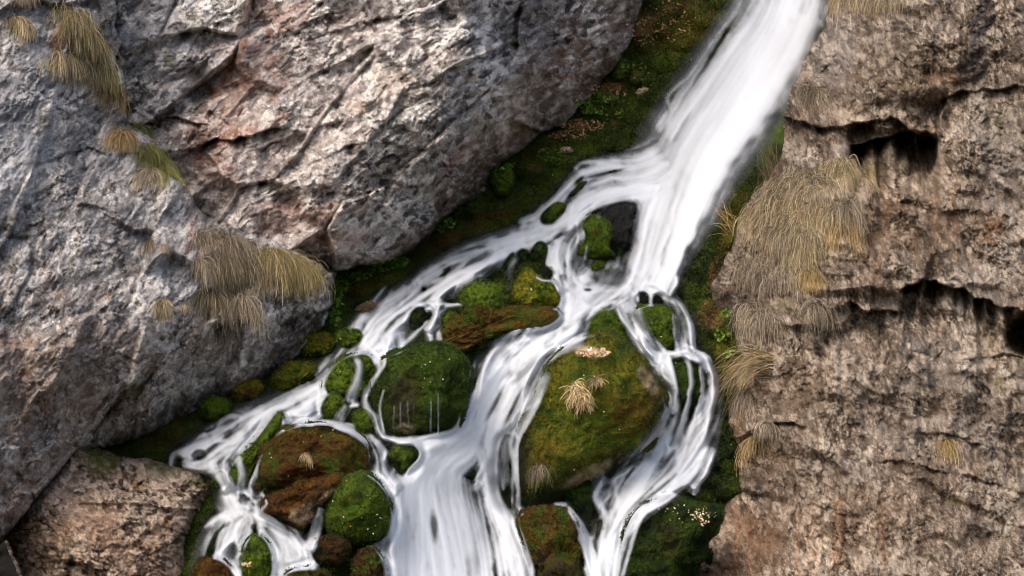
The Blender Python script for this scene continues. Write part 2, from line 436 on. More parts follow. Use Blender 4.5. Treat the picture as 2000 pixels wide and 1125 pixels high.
# ------------------------------------------------------------------ water: strands (px, py, half width), density, over = runs over rocks
STR = [
 # thin films that fill the ground between the stronger strands
 ([(800,590,60),(720,680,50),(640,750,46),(560,795,46),(480,835,44),(410,875,40),(350,900,16)], .22, 0),
 ([(478,975,14),(470,1015,40),(452,1060,54),(440,1120,60),(440,1240,60)], .40, 0),
 ([(500,985,12),(535,1025,30),(565,1075,40),(570,1130,50),(570,1240,60)], .45, 0),
 ([(1310,830,24),(1270,900,60),(1225,970,62),(1190,1050,46),(1175,1200,46)], .16, 0),
 ([(1190,470,60),(1160,540,60),(1100,610,50),(1020,690,40)], .35, 0),
 ([(1020,700,50),(1000,760,60),(975,830,54),(960,900,60)], .25, 0),
 # main fall
 ([(1550,-140,90),(1538,0,82),(1486,100,90),(1422,200,94),(1350,300,92),(1312,400,82),(1276,500,56),(1246,570,55),(1210,610,45)], .74, 0),
 ([(1590,-140,60),(1570,0,52),(1528,100,52),(1470,200,46),(1400,300,46),(1352,400,42),(1306,490,32),(1278,560,30),(1244,600,26)], .9, 0),
 ([(1488,-140,50),(1478,0,36),(1412,100,30),(1352,190,32),(1300,270,40)], .36, 0),
 ([(1345,150,4),(1318,175,5),(1304,195,5),(1310,222,5),(1300,245,7)], .4, 0),
 ([(1300,360,50),(1268,460,42),(1250,530,50),(1225,580,50)], .7, 0),
 ([(1360,440,10),(1338,480,9),(1322,520,10),(1302,572,12)], .75, 0),
 # first split to the left
 ([(1300,300,34),(1250,325,34),(1190,330,24),(1140,345,20),(1105,375,13),(1075,405,12),(1045,430,14),(1010,440,10)], .9, 0),
 ([(1290,370,32),(1230,370,26),(1170,385,22),(1130,402,22),(1110,430,24),(1060,455,26),(1000,472,24),(950,492,26)], .93, 0),
 ([(1090,450,20),(1030,456,16),(985,470,10),(965,490,12)], .7, 0),
 ([(1200,350,15),(1150,372,10),(1120,398,10)], .7, 0),
 ([(1250,340,20),(1150,320,10),(1125,335,6)], .6, 0),
 ([(1080,440,24),(1000,480,28),(930,505,34),(870,535,34),(820,570,32),(770,605,36),(735,640,42),(705,685,36)], .84, 0),
 ([(960,478,16),(880,510,16),(820,550,14),(790,575,14),(730,610,14)], .7, 0),
 ([(990,480,12),(950,520,16),(905,548,14),(870,575,16),(850,600,12)], .7, 0),
 ([(805,555,12),(825,548,9)], .7, 0),
 # middle strand between the rocks
 ([(1190,400,26),(1140,440,24),(1112,480,22),(1100,520,26),(1110,560,36),(1160,590,40)], .85, 0),
 ([(1100,470,22),(1092,500,20),(1096,540,22)], .7, 0),
 ([(1078,478,8),(1074,505,9),(1076,520,8)], .5, 0),
 ([(1150,520,20),(1130,548,20),(1160,562,22)], .5, 0),
 ([(1046,540,3),(1060,548,3),(1080,550,3),(1094,572,4)], .7, 1),
 ([(1220,530,38),(1180,560,36),(1140,590,40),(1110,620,36)], .9, 0),
 ([(1180,505,30),(1190,540,34)], .42, 0),
 ([(1010,505,8),(995,525,8),(990,560,8)], .35, 1),
 # pool and the central cascade
 ([(1300,520,30),(1270,555,40),(1210,585,34),(1140,615,42),(1080,650,42),(1010,680,38),(970,712,38),(945,770,34),(925,830,36),(905,870,50)], .93, 0),
 ([(1150,650,30),(1090,675,26),(1040,700,24),(1010,740,26),(985,790,24),(960,840,26),(940,880,34)], .72, 0),
 ([(1060,680,40),(1000,740,50),(965,800,48),(930,870,50)], .55, 0),
 ([(1145,665,10),(1110,680,9),(1060,702,12),(1035,740,13),(1020,780,12),(995,840,13),(985,900,14),(990,960,12)], .62, 1),
 ([(1075,720,12),(1045,770,13),(1020,820,9),(1008,862,4),(1006,910,3),(1014,990,3)], .5, 1),
 ([(1000,880,3),(1001,990,3)], .55, 1),
 ([(925,800,30),(905,860,60),(860,910,80),(860,970,88),(875,1040,110),(890,1130,140),(895,1260,160)], .94, 0),
 ([(965,800,24),(955,850,34),(962,910,34),(975,980,30),(1000,1030,34),(1020,1130,38),(1025,1260,40)], .85, 0),
 ([(900,850,40),(860,885,60),(810,940,40),(800,1000,46),(795,1080,60),(790,1260,70)], .9, 0),
 ([(940,840,40),(880,868,42),(820,872,24),(780,862,8),(740,850,4)], .9, 0),
 # right hand streams
 ([(1226,560,24),(1224,594,24),(1240,630,22),(1258,668,22),(1280,700,24),(1300,735,16),(1312,775,14),(1308,810,18),(1292,850,22),(1255,900,30),(1222,950,30),(1205,1000,24),(1180,1050,24),(1172,1120,30),(1170,1260,34)], .8, 1),
 ([(1318,810,6),(1300,850,9),(1270,900,9),(1240,960,10)], .5, 1),
 ([(1280,545,14),(1297,570,12),(1325,600,12),(1342,640,14),(1348,690,12),(1378,705,10),(1392,740,12),(1390,790,20),(1375,850,28),(1345,905,32),(1300,950,30),(1250,985,28),(1215,1030,26),(1190,1090,22),(1178,1150,20)], .72, 1),
 ([(1318,610,7),(1322,650,8),(1330,690,9)], .5, 1),
 ([(1268,700,20),(1310,694,8),(1350,690,8)], .8, 1),
 ([(1390,870,10),(1370,920,13),(1345,960,12)], .5, 0), ([(1388,810,12),(1352,860,28),(1312,910,36),(1262,962,34),(1222,1010,26)], .5, 0),
 ([(1380,900,6),(1310,962,8),(1240,1010,9),(1210,1070,9),(1198,1140,10)], .6, 1),
 ([(1190,920,14),(1172,945,14),(1165,975,10),(1180,1005,10),(1180,1040,10)], .45, 1),
 ([(1260,990,6),(1235,1060,5),(1215,1130,6)], .6, 1),
 ([(1105,985,4),(1130,1020,8),(1145,1060,12),(1158,1110,14),(1165,1180,20)], .7, 1),
 ([(1082,985,4),(1108,984,5)], .5, 1),
 ([(1142,1062,4),(1150,1100,5),(1160,1140,6)], .7, 1),
 # left stream, lower part
 ([(730,640,38),(715,675,38),(660,715,24),(620,748,26),(570,780,24),(520,800,22),(470,818,20),(430,846,18),(392,868,14),(350,890,10)], .84, 0),
 ([(560,800,18),(510,830,18),(470,862,16),(430,890,16),(395,912,12),(360,912,8)], .66, 0),
 ([(500,840,8),(460,880,8),(436,912,7),(430,930,5)], .55, 0), ([(470,812,8),(436,812,8),(420,840,7),(390,850,6)], .5, 0),
 ([(400,866,8),(362,878,8),(338,892,7),(334,912,6)], .7, 0), ([(372,905,5),(400,910,6),(420,900,6)], .5, 0),
 ([(540,800,9),(506,842,7),(486,880,6),(470,905,5)], .5, 0), ([(640,760,10),(600,790,9),(575,820,7)], .5, 0),
 ([(760,650,30),(762,685,26),(720,696,12)], .7, 0),
 ([(690,760,16),(630,785,20),(580,805,18),(540,830,12)], .6, 0),
 ([(625,775,24),(610,805,24),(572,830,18),(548,850,10),(522,880,9),(500,915,8),(492,950,8)], .85, 0),
 ([(540,800,12),(490,870,12),(455,915,10)], .5, 0),
 ([(860,590,6),(850,625,6),(838,645,9)], .6, 1),
 ([(838,600,5),(850,618,6),(830,650,10)], .6, 1),
 ([(880,592,4),(862,612,4),(858,636,5),(848,650,16),(850,668,18)], .55, 1),
 ([(805,600,4),(815,594,4),(870,595,4),(900,596,4)], .5, 1),
 ([(694,694,6),(702,730,9),(688,770,12),(684,790,12)], .52, 1),
 ([(735,700,9),(738,730,5),(716,762,7),(712,785,6),(730,815,7),(742,845,6),(760,858,5),(810,866,6)], .7, 1),
 ([(752,700,4),(744,724,4),(722,750,5)], .6, 1),
 ([(680,792,7),(664,815,10),(656,832,9)], .55, 1),
 ([(700,790,4),(684,794,4)], .6, 1),
 ([(640,832,8),(690,838,8),(720,860,12),(738,890,16),(742,930,18),(765,960,16)], .62, 0),
 ([(600,830,4),(640,826,6),(690,846,8),(720,866,8)], .8, 1),
 ([(715,925,6),(745,935,14),(780,960,24)], .7, 0),
 ([(755,880,3),(752,915,4),(768,935,6),(780,950,8)], .6, 1),
 ([(738,862,5),(750,880,5),(745,900,6)], .4, 0),
 # small falls under the brown foot rock
 ([(392,900,10),(418,918,12),(438,940,13),(446,965,14)], .5, 1), ([(462,890,9),(474,925,9),(468,965,12)], .45, 1), ([(430,890,20),(450,930,34),(465,980,36)], .3, 0),
 ([(1338,692,6),(1350,740,5),(1342,795,6),(1322,860,9),(1300,900,10)], .42, 1), ([(1366,700,5),(1372,760,5),(1360,820,8),(1340,870,12)], .4, 1), ([(1270,905,16),(1236,950,20),(1206,1000,16)], .5, 0),
 ([(436,905,4),(440,930,4),(452,950,6),(470,965,5)], .6, 1),
 ([(492,940,6),(490,960,8),(500,975,8),(512,960,5)], .6, 1),
 ([(436,922,6),(442,950,16),(450,982,26),(468,1012,30)], .85, 0),
 ([(475,960,5),(500,978,8),(502,1010,12)], .5, 1),
 ([(400,1036,6),(430,1014,10),(470,1004,18),(520,1016,18),(560,1042,16),(590,1075,16),(604,1100,14)], .6, 0),
 ([(452,1008,8),(420,1036,8),(402,1066,7),(396,1090,6)], .55, 0), ([(470,1012,9),(446,1044,9),(434,1080,8),(430,1110,7)], .5, 0), ([(490,1012,8),(478,1040,7),(466,1075,7)], .45, 0),
 ([(530,1030,14),(555,1080,28),(560,1120,36),(550,1200,40)], .72, 0),
 ([(420,1090,12),(450,1108,14),(470,1140,16)], .6, 0),
 ([(600,1050,20),(608,1085,16),(585,1115,24),(560,1180,30)], .7, 0),
 ([(628,988,5),(622,1016,9),(612,1050,12),(600,1080,12)], .75, 1),
 ([(512,965,4),(520,985,3),(504,1002,4)], .5, 1),
 # thin drips on the dark block
 ([(842,780,1.4),(841,845,1.6)], 0.38, 1), ([(856,768,1.6),(856,850,1.8)], 0.52, 1), ([(770,790,1.3),(768,840,1.3)], 0.30, 1),
 ([(782,785,1.3),(783,838,1.3)], 0.30, 1), ([(796,780,1.3),(798,836,1.3)], 0.26, 1), ([(808,775,1.3),(806,838,1.3)], 0.26, 1),
 ([(750,760,2),(742,800,2.5),(752,850,2.5)], .4, 1), ([(1146,480,3),(1142,512,4)], .35, 1), ([(1342,610,3),(1350,680,3)], .5, 1),
]
HOLES = [  # dark gaps in the white where rock shows: cx, cy, rx, ry, angle, strength
 (1185,338,50,4,-14,.75), (1130,352,16,7,-40,.8), (1095,455,22,6,-35,.85), (1225,398,24,6,0,.3), (1130,488,8,14,10,.4), (1200,520,34,26,0,.55),
 (1148,566,10,4,0,.9), (880,590,12,6,0,.5), (850,555,30,8,-30,.3), (990,700,20,6,-40,.45),
 (965,790,6,50,28,.75), (985,690,16,16,-45,.4), (1030,720,7,40,40,.55), (1090,690,40,7,-15,.45), (1000,800,5,50,25,.7), (937,860,5,22,20,.35),
 (848,1030,10,34,-4,.8), (920,1110,22,40,10,.4), (445,848,18,7,-45,.5), (480,838,12,5,-50,.4), (430,900,14,6,-50,.5),
 (560,800,40,5,-30,.3), (520,850,30,5,-40,.4),
 (742,760,30,8,0,.2), (1225,930,5,40,35,.55), (1300,900,30,7,-50,.6), (1280,960,70,5,-38,.6), (1245,980,50,4,-45,.6), (1215,1020,6,40,35,.5), (1350,860,5,50,20,.4),
 (1360,940,5,30,30,.4), (1300,480,4,40,25,.25), (1395,100,5,90,32,.5), (1330,250,5,60,32,.3),
]


def braids():
    """thin bright threads wandering inside the wide strands, the way water parts over stones"""
    rng = np.random.RandomState(12)
    out = []
    for pts, dens, over in STR:
        A = np.array(pts, float); hw = A[:, 2].max()
        if hw < 13: continue
        top = A[0, 1] < 60 or A[0, 0] > 1280 and A[0, 1] < 420        # the smooth main chute keeps few
        P = catmull(pts, False, 8); m = len(P)
        Ln = np.hypot(*np.diff(P[:, :2], axis=0).T).sum()
        n = int(hw * Ln / (14000 if top else (9000 if A[0, 1] > 780 and A[0, 0] > 750 and A[0, 0] < 1000 else 1100))) + 1
        T = np.gradient(P[:, :2], axis=0); T /= np.linalg.norm(T, axis=1)[:, None] + 1e-9
        N = np.stack([-T[:, 1], T[:, 0]], 1)
        for _ in range(n):
            l = rng.uniform(60, 170) / Ln * m; a = rng.uniform(-.1 * m, m - 4)
            t = np.linspace(max(a, 0), min(a + l, m - 1), 9)
            if t[-1] - t[0] < 2.5: continue
            k = np.clip(t.astype(int), 0, m - 2); u = (t - k)[:, None]
            c = P[k, :2] * (1 - u) + P[k + 1, :2] * u; w = P[k, 2]
            off = rng.uniform(-1, 1) + .35 * np.sin(t * rng.uniform(.15, .5) + rng.uniform(0, 6)) * rng.rand()
            q = c + N[k] * (off * w)[:, None]
            wd = rng.uniform(2.2, 6.5) * np.sin(np.linspace(.35, 2.9, 9)) + 1.2
            out.append(([tuple(v) for v in np.c_[q, wd]], rng.uniform(.45, .85) * (.35 if top else 1), over))
    return out


def water_maps():
    shp = bX.shape
    SN = np.zeros(shp, f32); SW = np.full(shp, .02, f32)
    cov = np.zeros(shp, f32); cov_o = np.zeros(shp, f32)
    VX = np.full(shp, -0.25, f32) * 1e-3; VY = np.full(shp, 1e-3, f32)
    wx = 5 * fbm(bX / 28, bY / 28, octv=3, seed=70); wy = 5 * fbm(bX / 28, bY / 28, octv=3, seed=71)
    base = [(p, d * (.62 if (max(q[2] for q in p) > 13 and not (p[0][1] < 60 or p[0][0] > 1280 and p[0][1] < 420) and p[0][1] < 780) else 1), o) for p, d, o in STR]
    for pts, dens, over in base + braids():
        P = catmull(pts, False, 6 if len(pts) < 9 else 2)
        wm = P[:, 2].max() * 1.5 + 12
        x0, x1 = P[:, 0].min() - wm, P[:, 0].max() + wm; y0, y1 = P[:, 1].min() - wm, P[:, 1].max() + wm
        i0 = max(int((x0 - BX0) / BST), 0); i1 = min(int((x1 - BX0) / BST) + 1, shp[1])
        j0 = max(int((y0 - BY0) / BST), 0); j1 = min(int((y1 - BY0) / BST) + 1, shp[0])
        sl = (slice(j0, j1), slice(i0, i1))
        am = min(P[:, 2].max() / 14, 1.0)
        X = bX[sl] + wx[sl] * am; Y = bY[sl] + wy[sl] * am
        d, s, t = seg_dist(X, Y, P)
        ii = np.clip(t, 0, len(P) - 1.001); k = ii.astype(int); u = ii - k
        w = P[k, 2] * (1 - u) + P[k + 1, 2] * u
        c = sstep(1.38, .25, d / w) * dens
        e = min(5.0, len(P) * .22) if len(P) > 14 else 1.5
        fade = sstep(0, e * .7, t) * sstep(len(P) - 1, len(P) - 1 - e * .5, t)
        if w.max() < 9 and len(pts) < 9: fade = fade * .6 + .4
        c = c * fade
        ln = t * (np.hypot(*np.diff(P[:, :2], axis=0).T).mean()); q = s * d
        q0 = len(pts) * 3.7 + pts[0][0] * .13
        sn = .7 * perlin(q / 7.5 + q0, ln / 260, seed=73) + .35 * perlin(q / 3.6 + q0, ln / 200, seed=74) + 1.0 * perlin(q / 16 + q0, ln / 300, seed=75)
        if len(pts) < 9: SN[sl] += sn * c; SW[sl] += c
        tx = P[k + 1, 0] - P[k, 0]; ty = P[k + 1, 1] - P[k, 1]; L = np.hypot(tx, ty) + 1e-6
        wgt = (c ** 1.5) * (30 / (w + 15)) * (1 if len(pts) < 9 else .12) + 1e-4 * np.exp(-d / 40)
        VX[sl] += tx / L * wgt; VY[sl] += ty / L * wgt
        cov[sl] = 1 - (1 - cov[sl]) * (1 - c)
        if over:
            cov_o[sl] = 1 - (1 - cov_o[sl]) * (1 - c)
    VX = blur(VX, 3, 1); VY = blur(VY, 3, 1)
    # flow swerves round the rocks
    L = np.hypot(VX, VY) + 1e-9
    VX /= L; VY /= L
    hole = blobs(bX, bY, HOLES, .12, 9)
    # line integral convolution of noise along the flow: the silky streaks of moving water
    rng = np.random.RandomState(3)
    def lic(src, n):
        acc = src.copy(); wt = 1.0
        for sg in (1, -1):
            x = (bX - BX0) / BST; y = (bY - BY0) / BST
            x = x.copy(); y = y.copy()
            for k in range(n):
                ix = np.clip(x.astype(np.int32), 0, shp[1] - 1); iy = np.clip(y.astype(np.int32), 0, shp[0] - 1)
                x += sg * VX[iy, ix]; y += sg * VY[iy, ix]
                ix = np.clip(x.astype(np.int32), 0, shp[1] - 1); iy = np.clip(y.astype(np.int32), 0, shp[0] - 1)
                acc += src[iy, ix]; wt += 1
        return acc / wt
    fine = lic(rng.rand(*shp).astype(f32), 44)
    mid = lic(blur(rng.rand(*shp).astype(f32), 1, 2), 60)
    big = lic(blur(rng.rand(*shp).astype(f32), 4, 1), 70)
    nrm = lambda a: np.clip((a - a.mean()) / (a.std() * 2.2), -1, 1)
    fine = nrm(fine); mid = nrm(mid); big = nrm(big)
    st = .3 * fine + .45 * mid + .3 * big + 1.0 * np.clip(SN / SW, -1, 1)
    edge = cov * (1 - cov) * 4
    calm = 1 - .68 * blobs(bX, bY, [(1440, 180, 150, 330, 32, 1)], .05, 8)
    st = st * calm
    a = cov * .80 * (1 - .55 * hole)
    a = a + st * (.13 + .34 * edge) * sstep(0.02, .4, cov) - .10 * np.clip(-big, 0, 1) * sstep(.2, .8, cov) + .03
    patch = sstep(.05, .45, fbm(bX / 34, bY / 48, octv=3, seed=78)) * (1 - blobs(bX, bY, [(1400, 250, 170, 340, 32, 1), (880, 1000, 120, 150, 0, .6)], .05, 8))
    a = a - hole * .30 - patch * (.16 - .22 * st) * sstep(.1, .5, cov)
    free = 1 - bmask
    ao = cov_o + st * .45 * cov_o
    a = np.maximum(a * free, np.minimum(a, ao) * bmask + a * free)
    a = sstep(-0.02, 1.0, a)
    a = blur(a, 1, 1) * .6 + a * .4
    surf = comp.copy()
    for _ in range(3):                    # nearest surface within a few pixels, then smoothed
        p = np.pad(surf, 1, mode='edge')
        surf = np.minimum.reduce([p[1:-1, 1:-1], p[:-2, 1:-1], p[2:, 1:-1], p[1:-1, :-2], p[1:-1, 2:]])
    surf = blur(surf, 3, 2)
    surf = np.minimum(surf, comp)
    k = sstep(.3, .8, blur(cov, 4, 1)) * (1 - sstep(.02, .3, blur(bmask, 8, 2)))
    surf = surf + (blur(surf, 16, 2) - .06 - surf) * k
    surf = surf - .02 - .05 * np.clip(cov_o * 2, 0, 1) - .10 * cov * (1 - bmask) - .006 * st * cov
    surf = blur(surf, 1, 1)
    return a.astype(f32), surf.astype(f32), cov, st


W_alpha, W_depth, W_cov, W_st = water_maps()
#END_DESIGN
# ------------------------------------------------------------------ materials
def new_mat(name):
    m = bpy.data.materials.new(name); m.use_nodes = True
    return m, m.node_tree, m.node_tree.nodes["Principled BSDF"]


def surf_mat(name, rough, wet_rough, fine, bump, bscale, spec=.35, tint=0.35, stretch=(1, 1, 1)):
    """vertex tone x procedural grain; alpha of the tone is wetness"""
    m, nt, b = new_mat(name)
    L = nt.links.new; N = nt.nodes.new
    a = N("ShaderNodeVertexColor"); a.layer_name = "Col"
    tc = N("ShaderNodeTexCoord"); mp = N("ShaderNodeMapping"); mp.inputs['Scale'].default_value = stretch
    L(tc.outputs['Object'], mp.inputs[0])
    n1 = N("ShaderNodeTexNoise"); n1.inputs['Scale'].default_value = fine; n1.inputs['Detail'].default_value = 4
    n1.inputs['Roughness'].default_value = .7
    L(mp.outputs[0], n1.inputs['Vector'])
    r = N("ShaderNodeMapRange"); r.inputs[1].default_value = .3; r.inputs[2].default_value = .7
    r.inputs[3].default_value = 1 - tint; r.inputs[4].default_value = 1 + tint
    L(n1.outputs[0], r.inputs[0])
    mx = N("ShaderNodeMix"); mx.data_type = 'RGBA'; mx.blend_type = 'MULTIPLY'; mx.inputs[0].default_value = 1
    L(a.outputs['Color'], mx.inputs[6]); L(r.outputs[0], mx.inputs[7])
    L(mx.outputs[2], b.inputs['Base Color'])
    rr = N("ShaderNodeMapRange"); rr.inputs[3].default_value = rough; rr.inputs[4].default_value = wet_rough
    L(a.outputs['Alpha'], rr.inputs[0]); L(rr.outputs[0], b.inputs['Roughness'])
    b.inputs['Specular IOR Level'].default_value = spec
    n2 = N("ShaderNodeTexNoise"); n2.inputs['Scale'].default_value = bscale; n2.inputs['Detail'].default_value = 5
    n2.inputs['Roughness'].default_value = .75
    L(mp.outputs[0], n2.inputs['Vector'])
    bp = N("ShaderNodeBump"); bp.inputs['Strength'].default_value = bump; bp.inputs['Distance'].default_value = .02
    L(n2.outputs[0], bp.inputs['Height']); L(bp.outputs[0], b.inputs['Normal'])
    return m


M_ROCK = surf_mat('limestone', .85, .35, 60, .8, 70, .25, .35)
M_MOSS = surf_mat('moss', .8, .3, 75, 1.0, 90, .15, .5)
M_BED = surf_mat('mossy_bed', .9, .35, 60, .9, 70, .25, .5)
M_GRASS, _nt, _b = new_mat('dry_grass')
_a = _nt.nodes.new("ShaderNodeVertexColor"); _a.layer_name = "Col"
_nt.links.new(_a.outputs[0], _b.inputs['Base Color']); _b.inputs['Roughness'].default_value = .75
_b.inputs['Specular IOR Level'].default_value = .2

M_WATER, _nt, _b = new_mat('silky_water')
_N, _L = _nt.nodes.new, _nt.links.new
_a = _N("ShaderNodeVertexColor"); _a.layer_name = "Col"
_b.inputs['Base Color'].default_value = (.88, .92, .98, 1)
_b.inputs['Roughness'].default_value = .45
_b.inputs['Specular IOR Level'].default_value = .3
_tr = _N("ShaderNodeBsdfTranslucent"); _tr.inputs[0].default_value = (.86, .9, .97, 1)
_m1 = _N("ShaderNodeMixShader"); _m1.inputs[0].default_value = .15
_L(_b.outputs[0], _m1.inputs[1]); _L(_tr.outputs[0], _m1.inputs[2])
_tp = _N("ShaderNodeBsdfTransparent"); _m2 = _N("ShaderNodeMixShader")
_L(_a.outputs['Alpha'], _m2.inputs[0]); _L(_tp.outputs[0], _m2.inputs[1]); _L(_m1.outputs[0], _m2.inputs[2])
_L(_m2.outputs[0], _nt.nodes["Material Output"].inputs[0])


def make_mesh(name, V, F, C, mat, parent=None, quads=True, smooth=True):
    """V (n,3), F (m,4) or (m,3), C (n,4) tone"""
    me = bpy.data.meshes.new(name)
    k = F.shape[1]
    me.vertices.add(len(V)); me.vertices.foreach_set('co', V.astype(f32).ravel())
    me.loops.add(F.size); me.loops.foreach_set('vertex_index', F.astype(np.int32).ravel())
    me.polygons.add(len(F)); me.polygons.foreach_set('loop_start', np.arange(0, F.size, k, dtype=np.int32))
    me.polygons.foreach_set('loop_total', np.full(len(F), k, np.int32))
    me.update(calc_edges=True)
    me.polygons.foreach_set('use_smooth', np.full(len(F), smooth, bool))
    ca = me.color_attributes.new('Col', 'FLOAT_COLOR', 'POINT')
    ca.data.foreach_set('color', C.astype(f32).ravel())
    me.materials.append(mat)
    o = bpy.data.objects.new(name, me); col.objects.link(o)
    if parent:
        o.parent = parent
    return o


def set_origin(o):
    """origin at the middle of the thing's lowest part"""
    me = o.data; n = len(me.vertices)
    v = np.empty(n * 3, f32); me.vertices.foreach_get('co', v); v = v.reshape(-1, 3)
    c = np.array([v[:, 0].mean(), v[:, 1].mean(), v[:, 2].min()], f32)
    me.vertices.foreach_set('co', (v - c).ravel()); o.location = [float(q) for q in c]; me.update()


def tag(o, label, cat=None, group=None, kind=None):
    o['label'] = label
    if cat: o['category'] = cat
    if group: o['group'] = group
    if kind: o['kind'] = kind
    return o


def grid_mesh(name, X, Y, D, mask, C, mat):
    idx = -np.ones(X.shape, np.int64)
    q = mask[:-1, :-1] & mask[1:, :-1] & mask[:-1, 1:] & mask[1:, 1:]
    used = np.zeros(X.shape, bool)
    used[:-1, :-1] |= q; used[1:, :-1] |= q; used[:-1, 1:] |= q; used[1:, 1:] |= q
    idx[used] = np.arange(used.sum())
    j, i = np.nonzero(q)
    F = np.stack([idx[j, i], idx[j + 1, i], idx[j + 1, i + 1], idx[j, i + 1]], 1)
    V = world_pt(X[used], Y[used], D[used])
    return make_mesh(name, V, F, C[used], mat)


front = comp.copy()                    # nearest surface seen from the front, for rooting grass


def add_front(X, Y, D, mask, st):
    """write a finer map into the shared one"""
    x0, y0 = X[0, 0], Y[0, 0]
    m = (bX >= x0) & (bX <= X[0, -1]) & (bY >= y0) & (bY <= Y[-1, 0])
    Dm = np.where(mask, D, 60).astype(f32)
    ix = np.clip(((bX[m] - x0) / st).round().astype(int), 0, X.shape[1] - 1)
    iy = np.clip(((bY[m] - y0) / st).round().astype(int), 0, X.shape[0] - 1)
    front[m] = np.minimum(front[m], Dm[iy, ix])


# ------------------------------------------------------------------ rock relief
def chips(X, Y, ang, stretch, scales, seed, amp=.34, warp=.5):
    """broken rock: faceted chips at several sizes, laid along the strata. Returns height (m, + = towards us), tone, cracks."""
    c, s = math.cos(math.radians(ang)), math.sin(math.radians(ang))
    u = X * c + Y * s; v = -X * s + Y * c
    wu = fbm(X / 70, Y / 70, octv=4, seed=seed + 1); wv = fbm(X / 70, Y / 70, octv=4, seed=seed + 2)
    H = np.zeros(X.shape, f32); T = np.zeros(X.shape, f32); CR = np.zeros(X.shape, f32)
    for n, sc in enumerate(scales):
        uu = u / (sc * stretch) + warp * wu * 70 / sc * .35; vv = v / sc + warp * wv * 70 / sc * .35
        f1, f2, hg, rid = cells(uu, vv, seed + n * 5)
        wt = .8 if sc > 50 else (.95 if sc > 28 else (1.35 if sc > 13 else 1.7))
        bl = sstep(0, .22, f2 - f1) if sc > 13 else 1.0
        H += hg * bl * sc * .005 * amp * wt
        cr = np.exp(-(f2 - f1) * 9) * sstep(-.25, .35, wu + (rid - .5) * .6)
        H -= cr * sc * .005 * (.05 if sc > 28 else .10)
        T += (rid - .5) * (.8 if sc < 7 else (1.0 if sc < 14 else .5))
        if sc < 14: T += .6 * (rid > .88) - .7 * (rid < .12)
        if sc < 28:
            CR = np.maximum(CR, cr * (.3 + .7 * (rid > .5)))
    rg_ = fbm(u / (10 * stretch) + wu * 2, v / 10 + wv * 2, octv=4, seed=seed + 60, gain=.7, ridge=True)
    H += (rg_ - .3) * .03
    T += (rg_ - .25) * .9
    rough = .45 + .75 * sstep(-.35, .35, fbm(X / 110, Y / 110, octv=3, seed=seed + 80))
    return H * rough, T * (.55 + .45 * rough), CR * rough


def rock_col(X, Y, H, T, CR, base, pale, dark, seed, amt=1.0, spk=.5):
    n = fbm(X / 130, Y / 130, octv=5, seed=seed + 30, gain=.62)
    n2 = fbm(X / 14, Y / 14, octv=3, seed=seed + 31, gain=.7)
    C = np.broadcast_to(base, X.shape + (3,)).copy()
    C = lerp(C, pale, sstep(-.05, .5, n + .5 * n2 + T * .3) * .75)
    C = lerp(C, dark, sstep(.05, .55, -n * .7 - n2 * .7 - T * .2) * .75)
    C *= np.clip(1 + T * spk * amt + n2 * .3, .3, 1.8)[..., None]
    C *= (1 - .6 * sstep(.45, .9, CR))[..., None]
    rnd = perlin(X / 2.6, Y / 2.6, seed=seed + 33)
    C = lerp(C, pale * 1.2, sstep(.3, .55, rnd * .8 + T * .3) * .7)
    C = lerp(C, dark * .6, sstep(.3, .6, -rnd * .7 - T * .28) * .7)
    return C


def paint(C, X, Y, tone, lst, seed=11, wob=.5, mod=None):
    m = blobs(X, Y, lst, wob, seed)
    g = sstep(-.35, .35, fbm(X / 16, Y / 16, octv=4, seed=seed + 2, gain=.65)) if mod is None else mod
    return lerp(C, np.asarray(tone, f32), m * (.35 + .65 * g))


def build_rock(name, poly, ctrl, st, rim, wob, relief, colour, kind=None, mat=None, keep=14, depth_off=None, wall=.10):
    P = np.array(poly, float)
    x0, x1 = max(P[:, 0].min(), -190) - keep, min(P[:, 0].max(), 2190) + keep
    y0, y1 = max(P[:, 1].min(), -150) - keep, min(P[:, 1].max(), 1270) + keep
    X, Y = grid(x0, x1, y0, y1, st)
    S = sdf(X, Y, [tuple(p) for p in P])
    S = S + wob * fbm(X / 45, Y / 45, octv=5, seed=len(name) + 50, gain=.6) * 2
    D = tps(ctrl, X, Y)
    if depth_off is not None:
        D = D + depth_off(X, Y)
    H, T, CR = relief(X, Y)
    t = np.clip(1 - S / rim[0], 0, 1)
    D = D - H + rim[1] * (1 - np.sqrt(1 - np.minimum(t, .999) ** 2)) + np.maximum(-S, 0) * wall
    mask = S > -keep
    C = colour(X, Y, H, T, CR)
    wet = C[..., 3:4] if C.shape[-1] == 4 else np.zeros(X.shape + (1,), f32)
    C = np.concatenate([np.clip(C[..., :3], .004, .95), wet], -1)
    add_front(X, Y, D, S > 0, st)
    return grid_mesh(name, X, Y, D, mask, C, mat or M_ROCK)


GREY = lin(162, 156, 153); BLUE = lin(158, 161, 168); PALE = lin(222, 214, 206); DARK = lin(86, 76, 69)
PINK = lin(172, 148, 138); RUST = lin(150, 92, 58); TAN = lin(190, 158, 128); DKGREY = lin(52, 52, 56); UMB = lin(104, 80, 60)
OLIVE = lin(110, 104, 50); ORNG = lin(190, 120, 66)

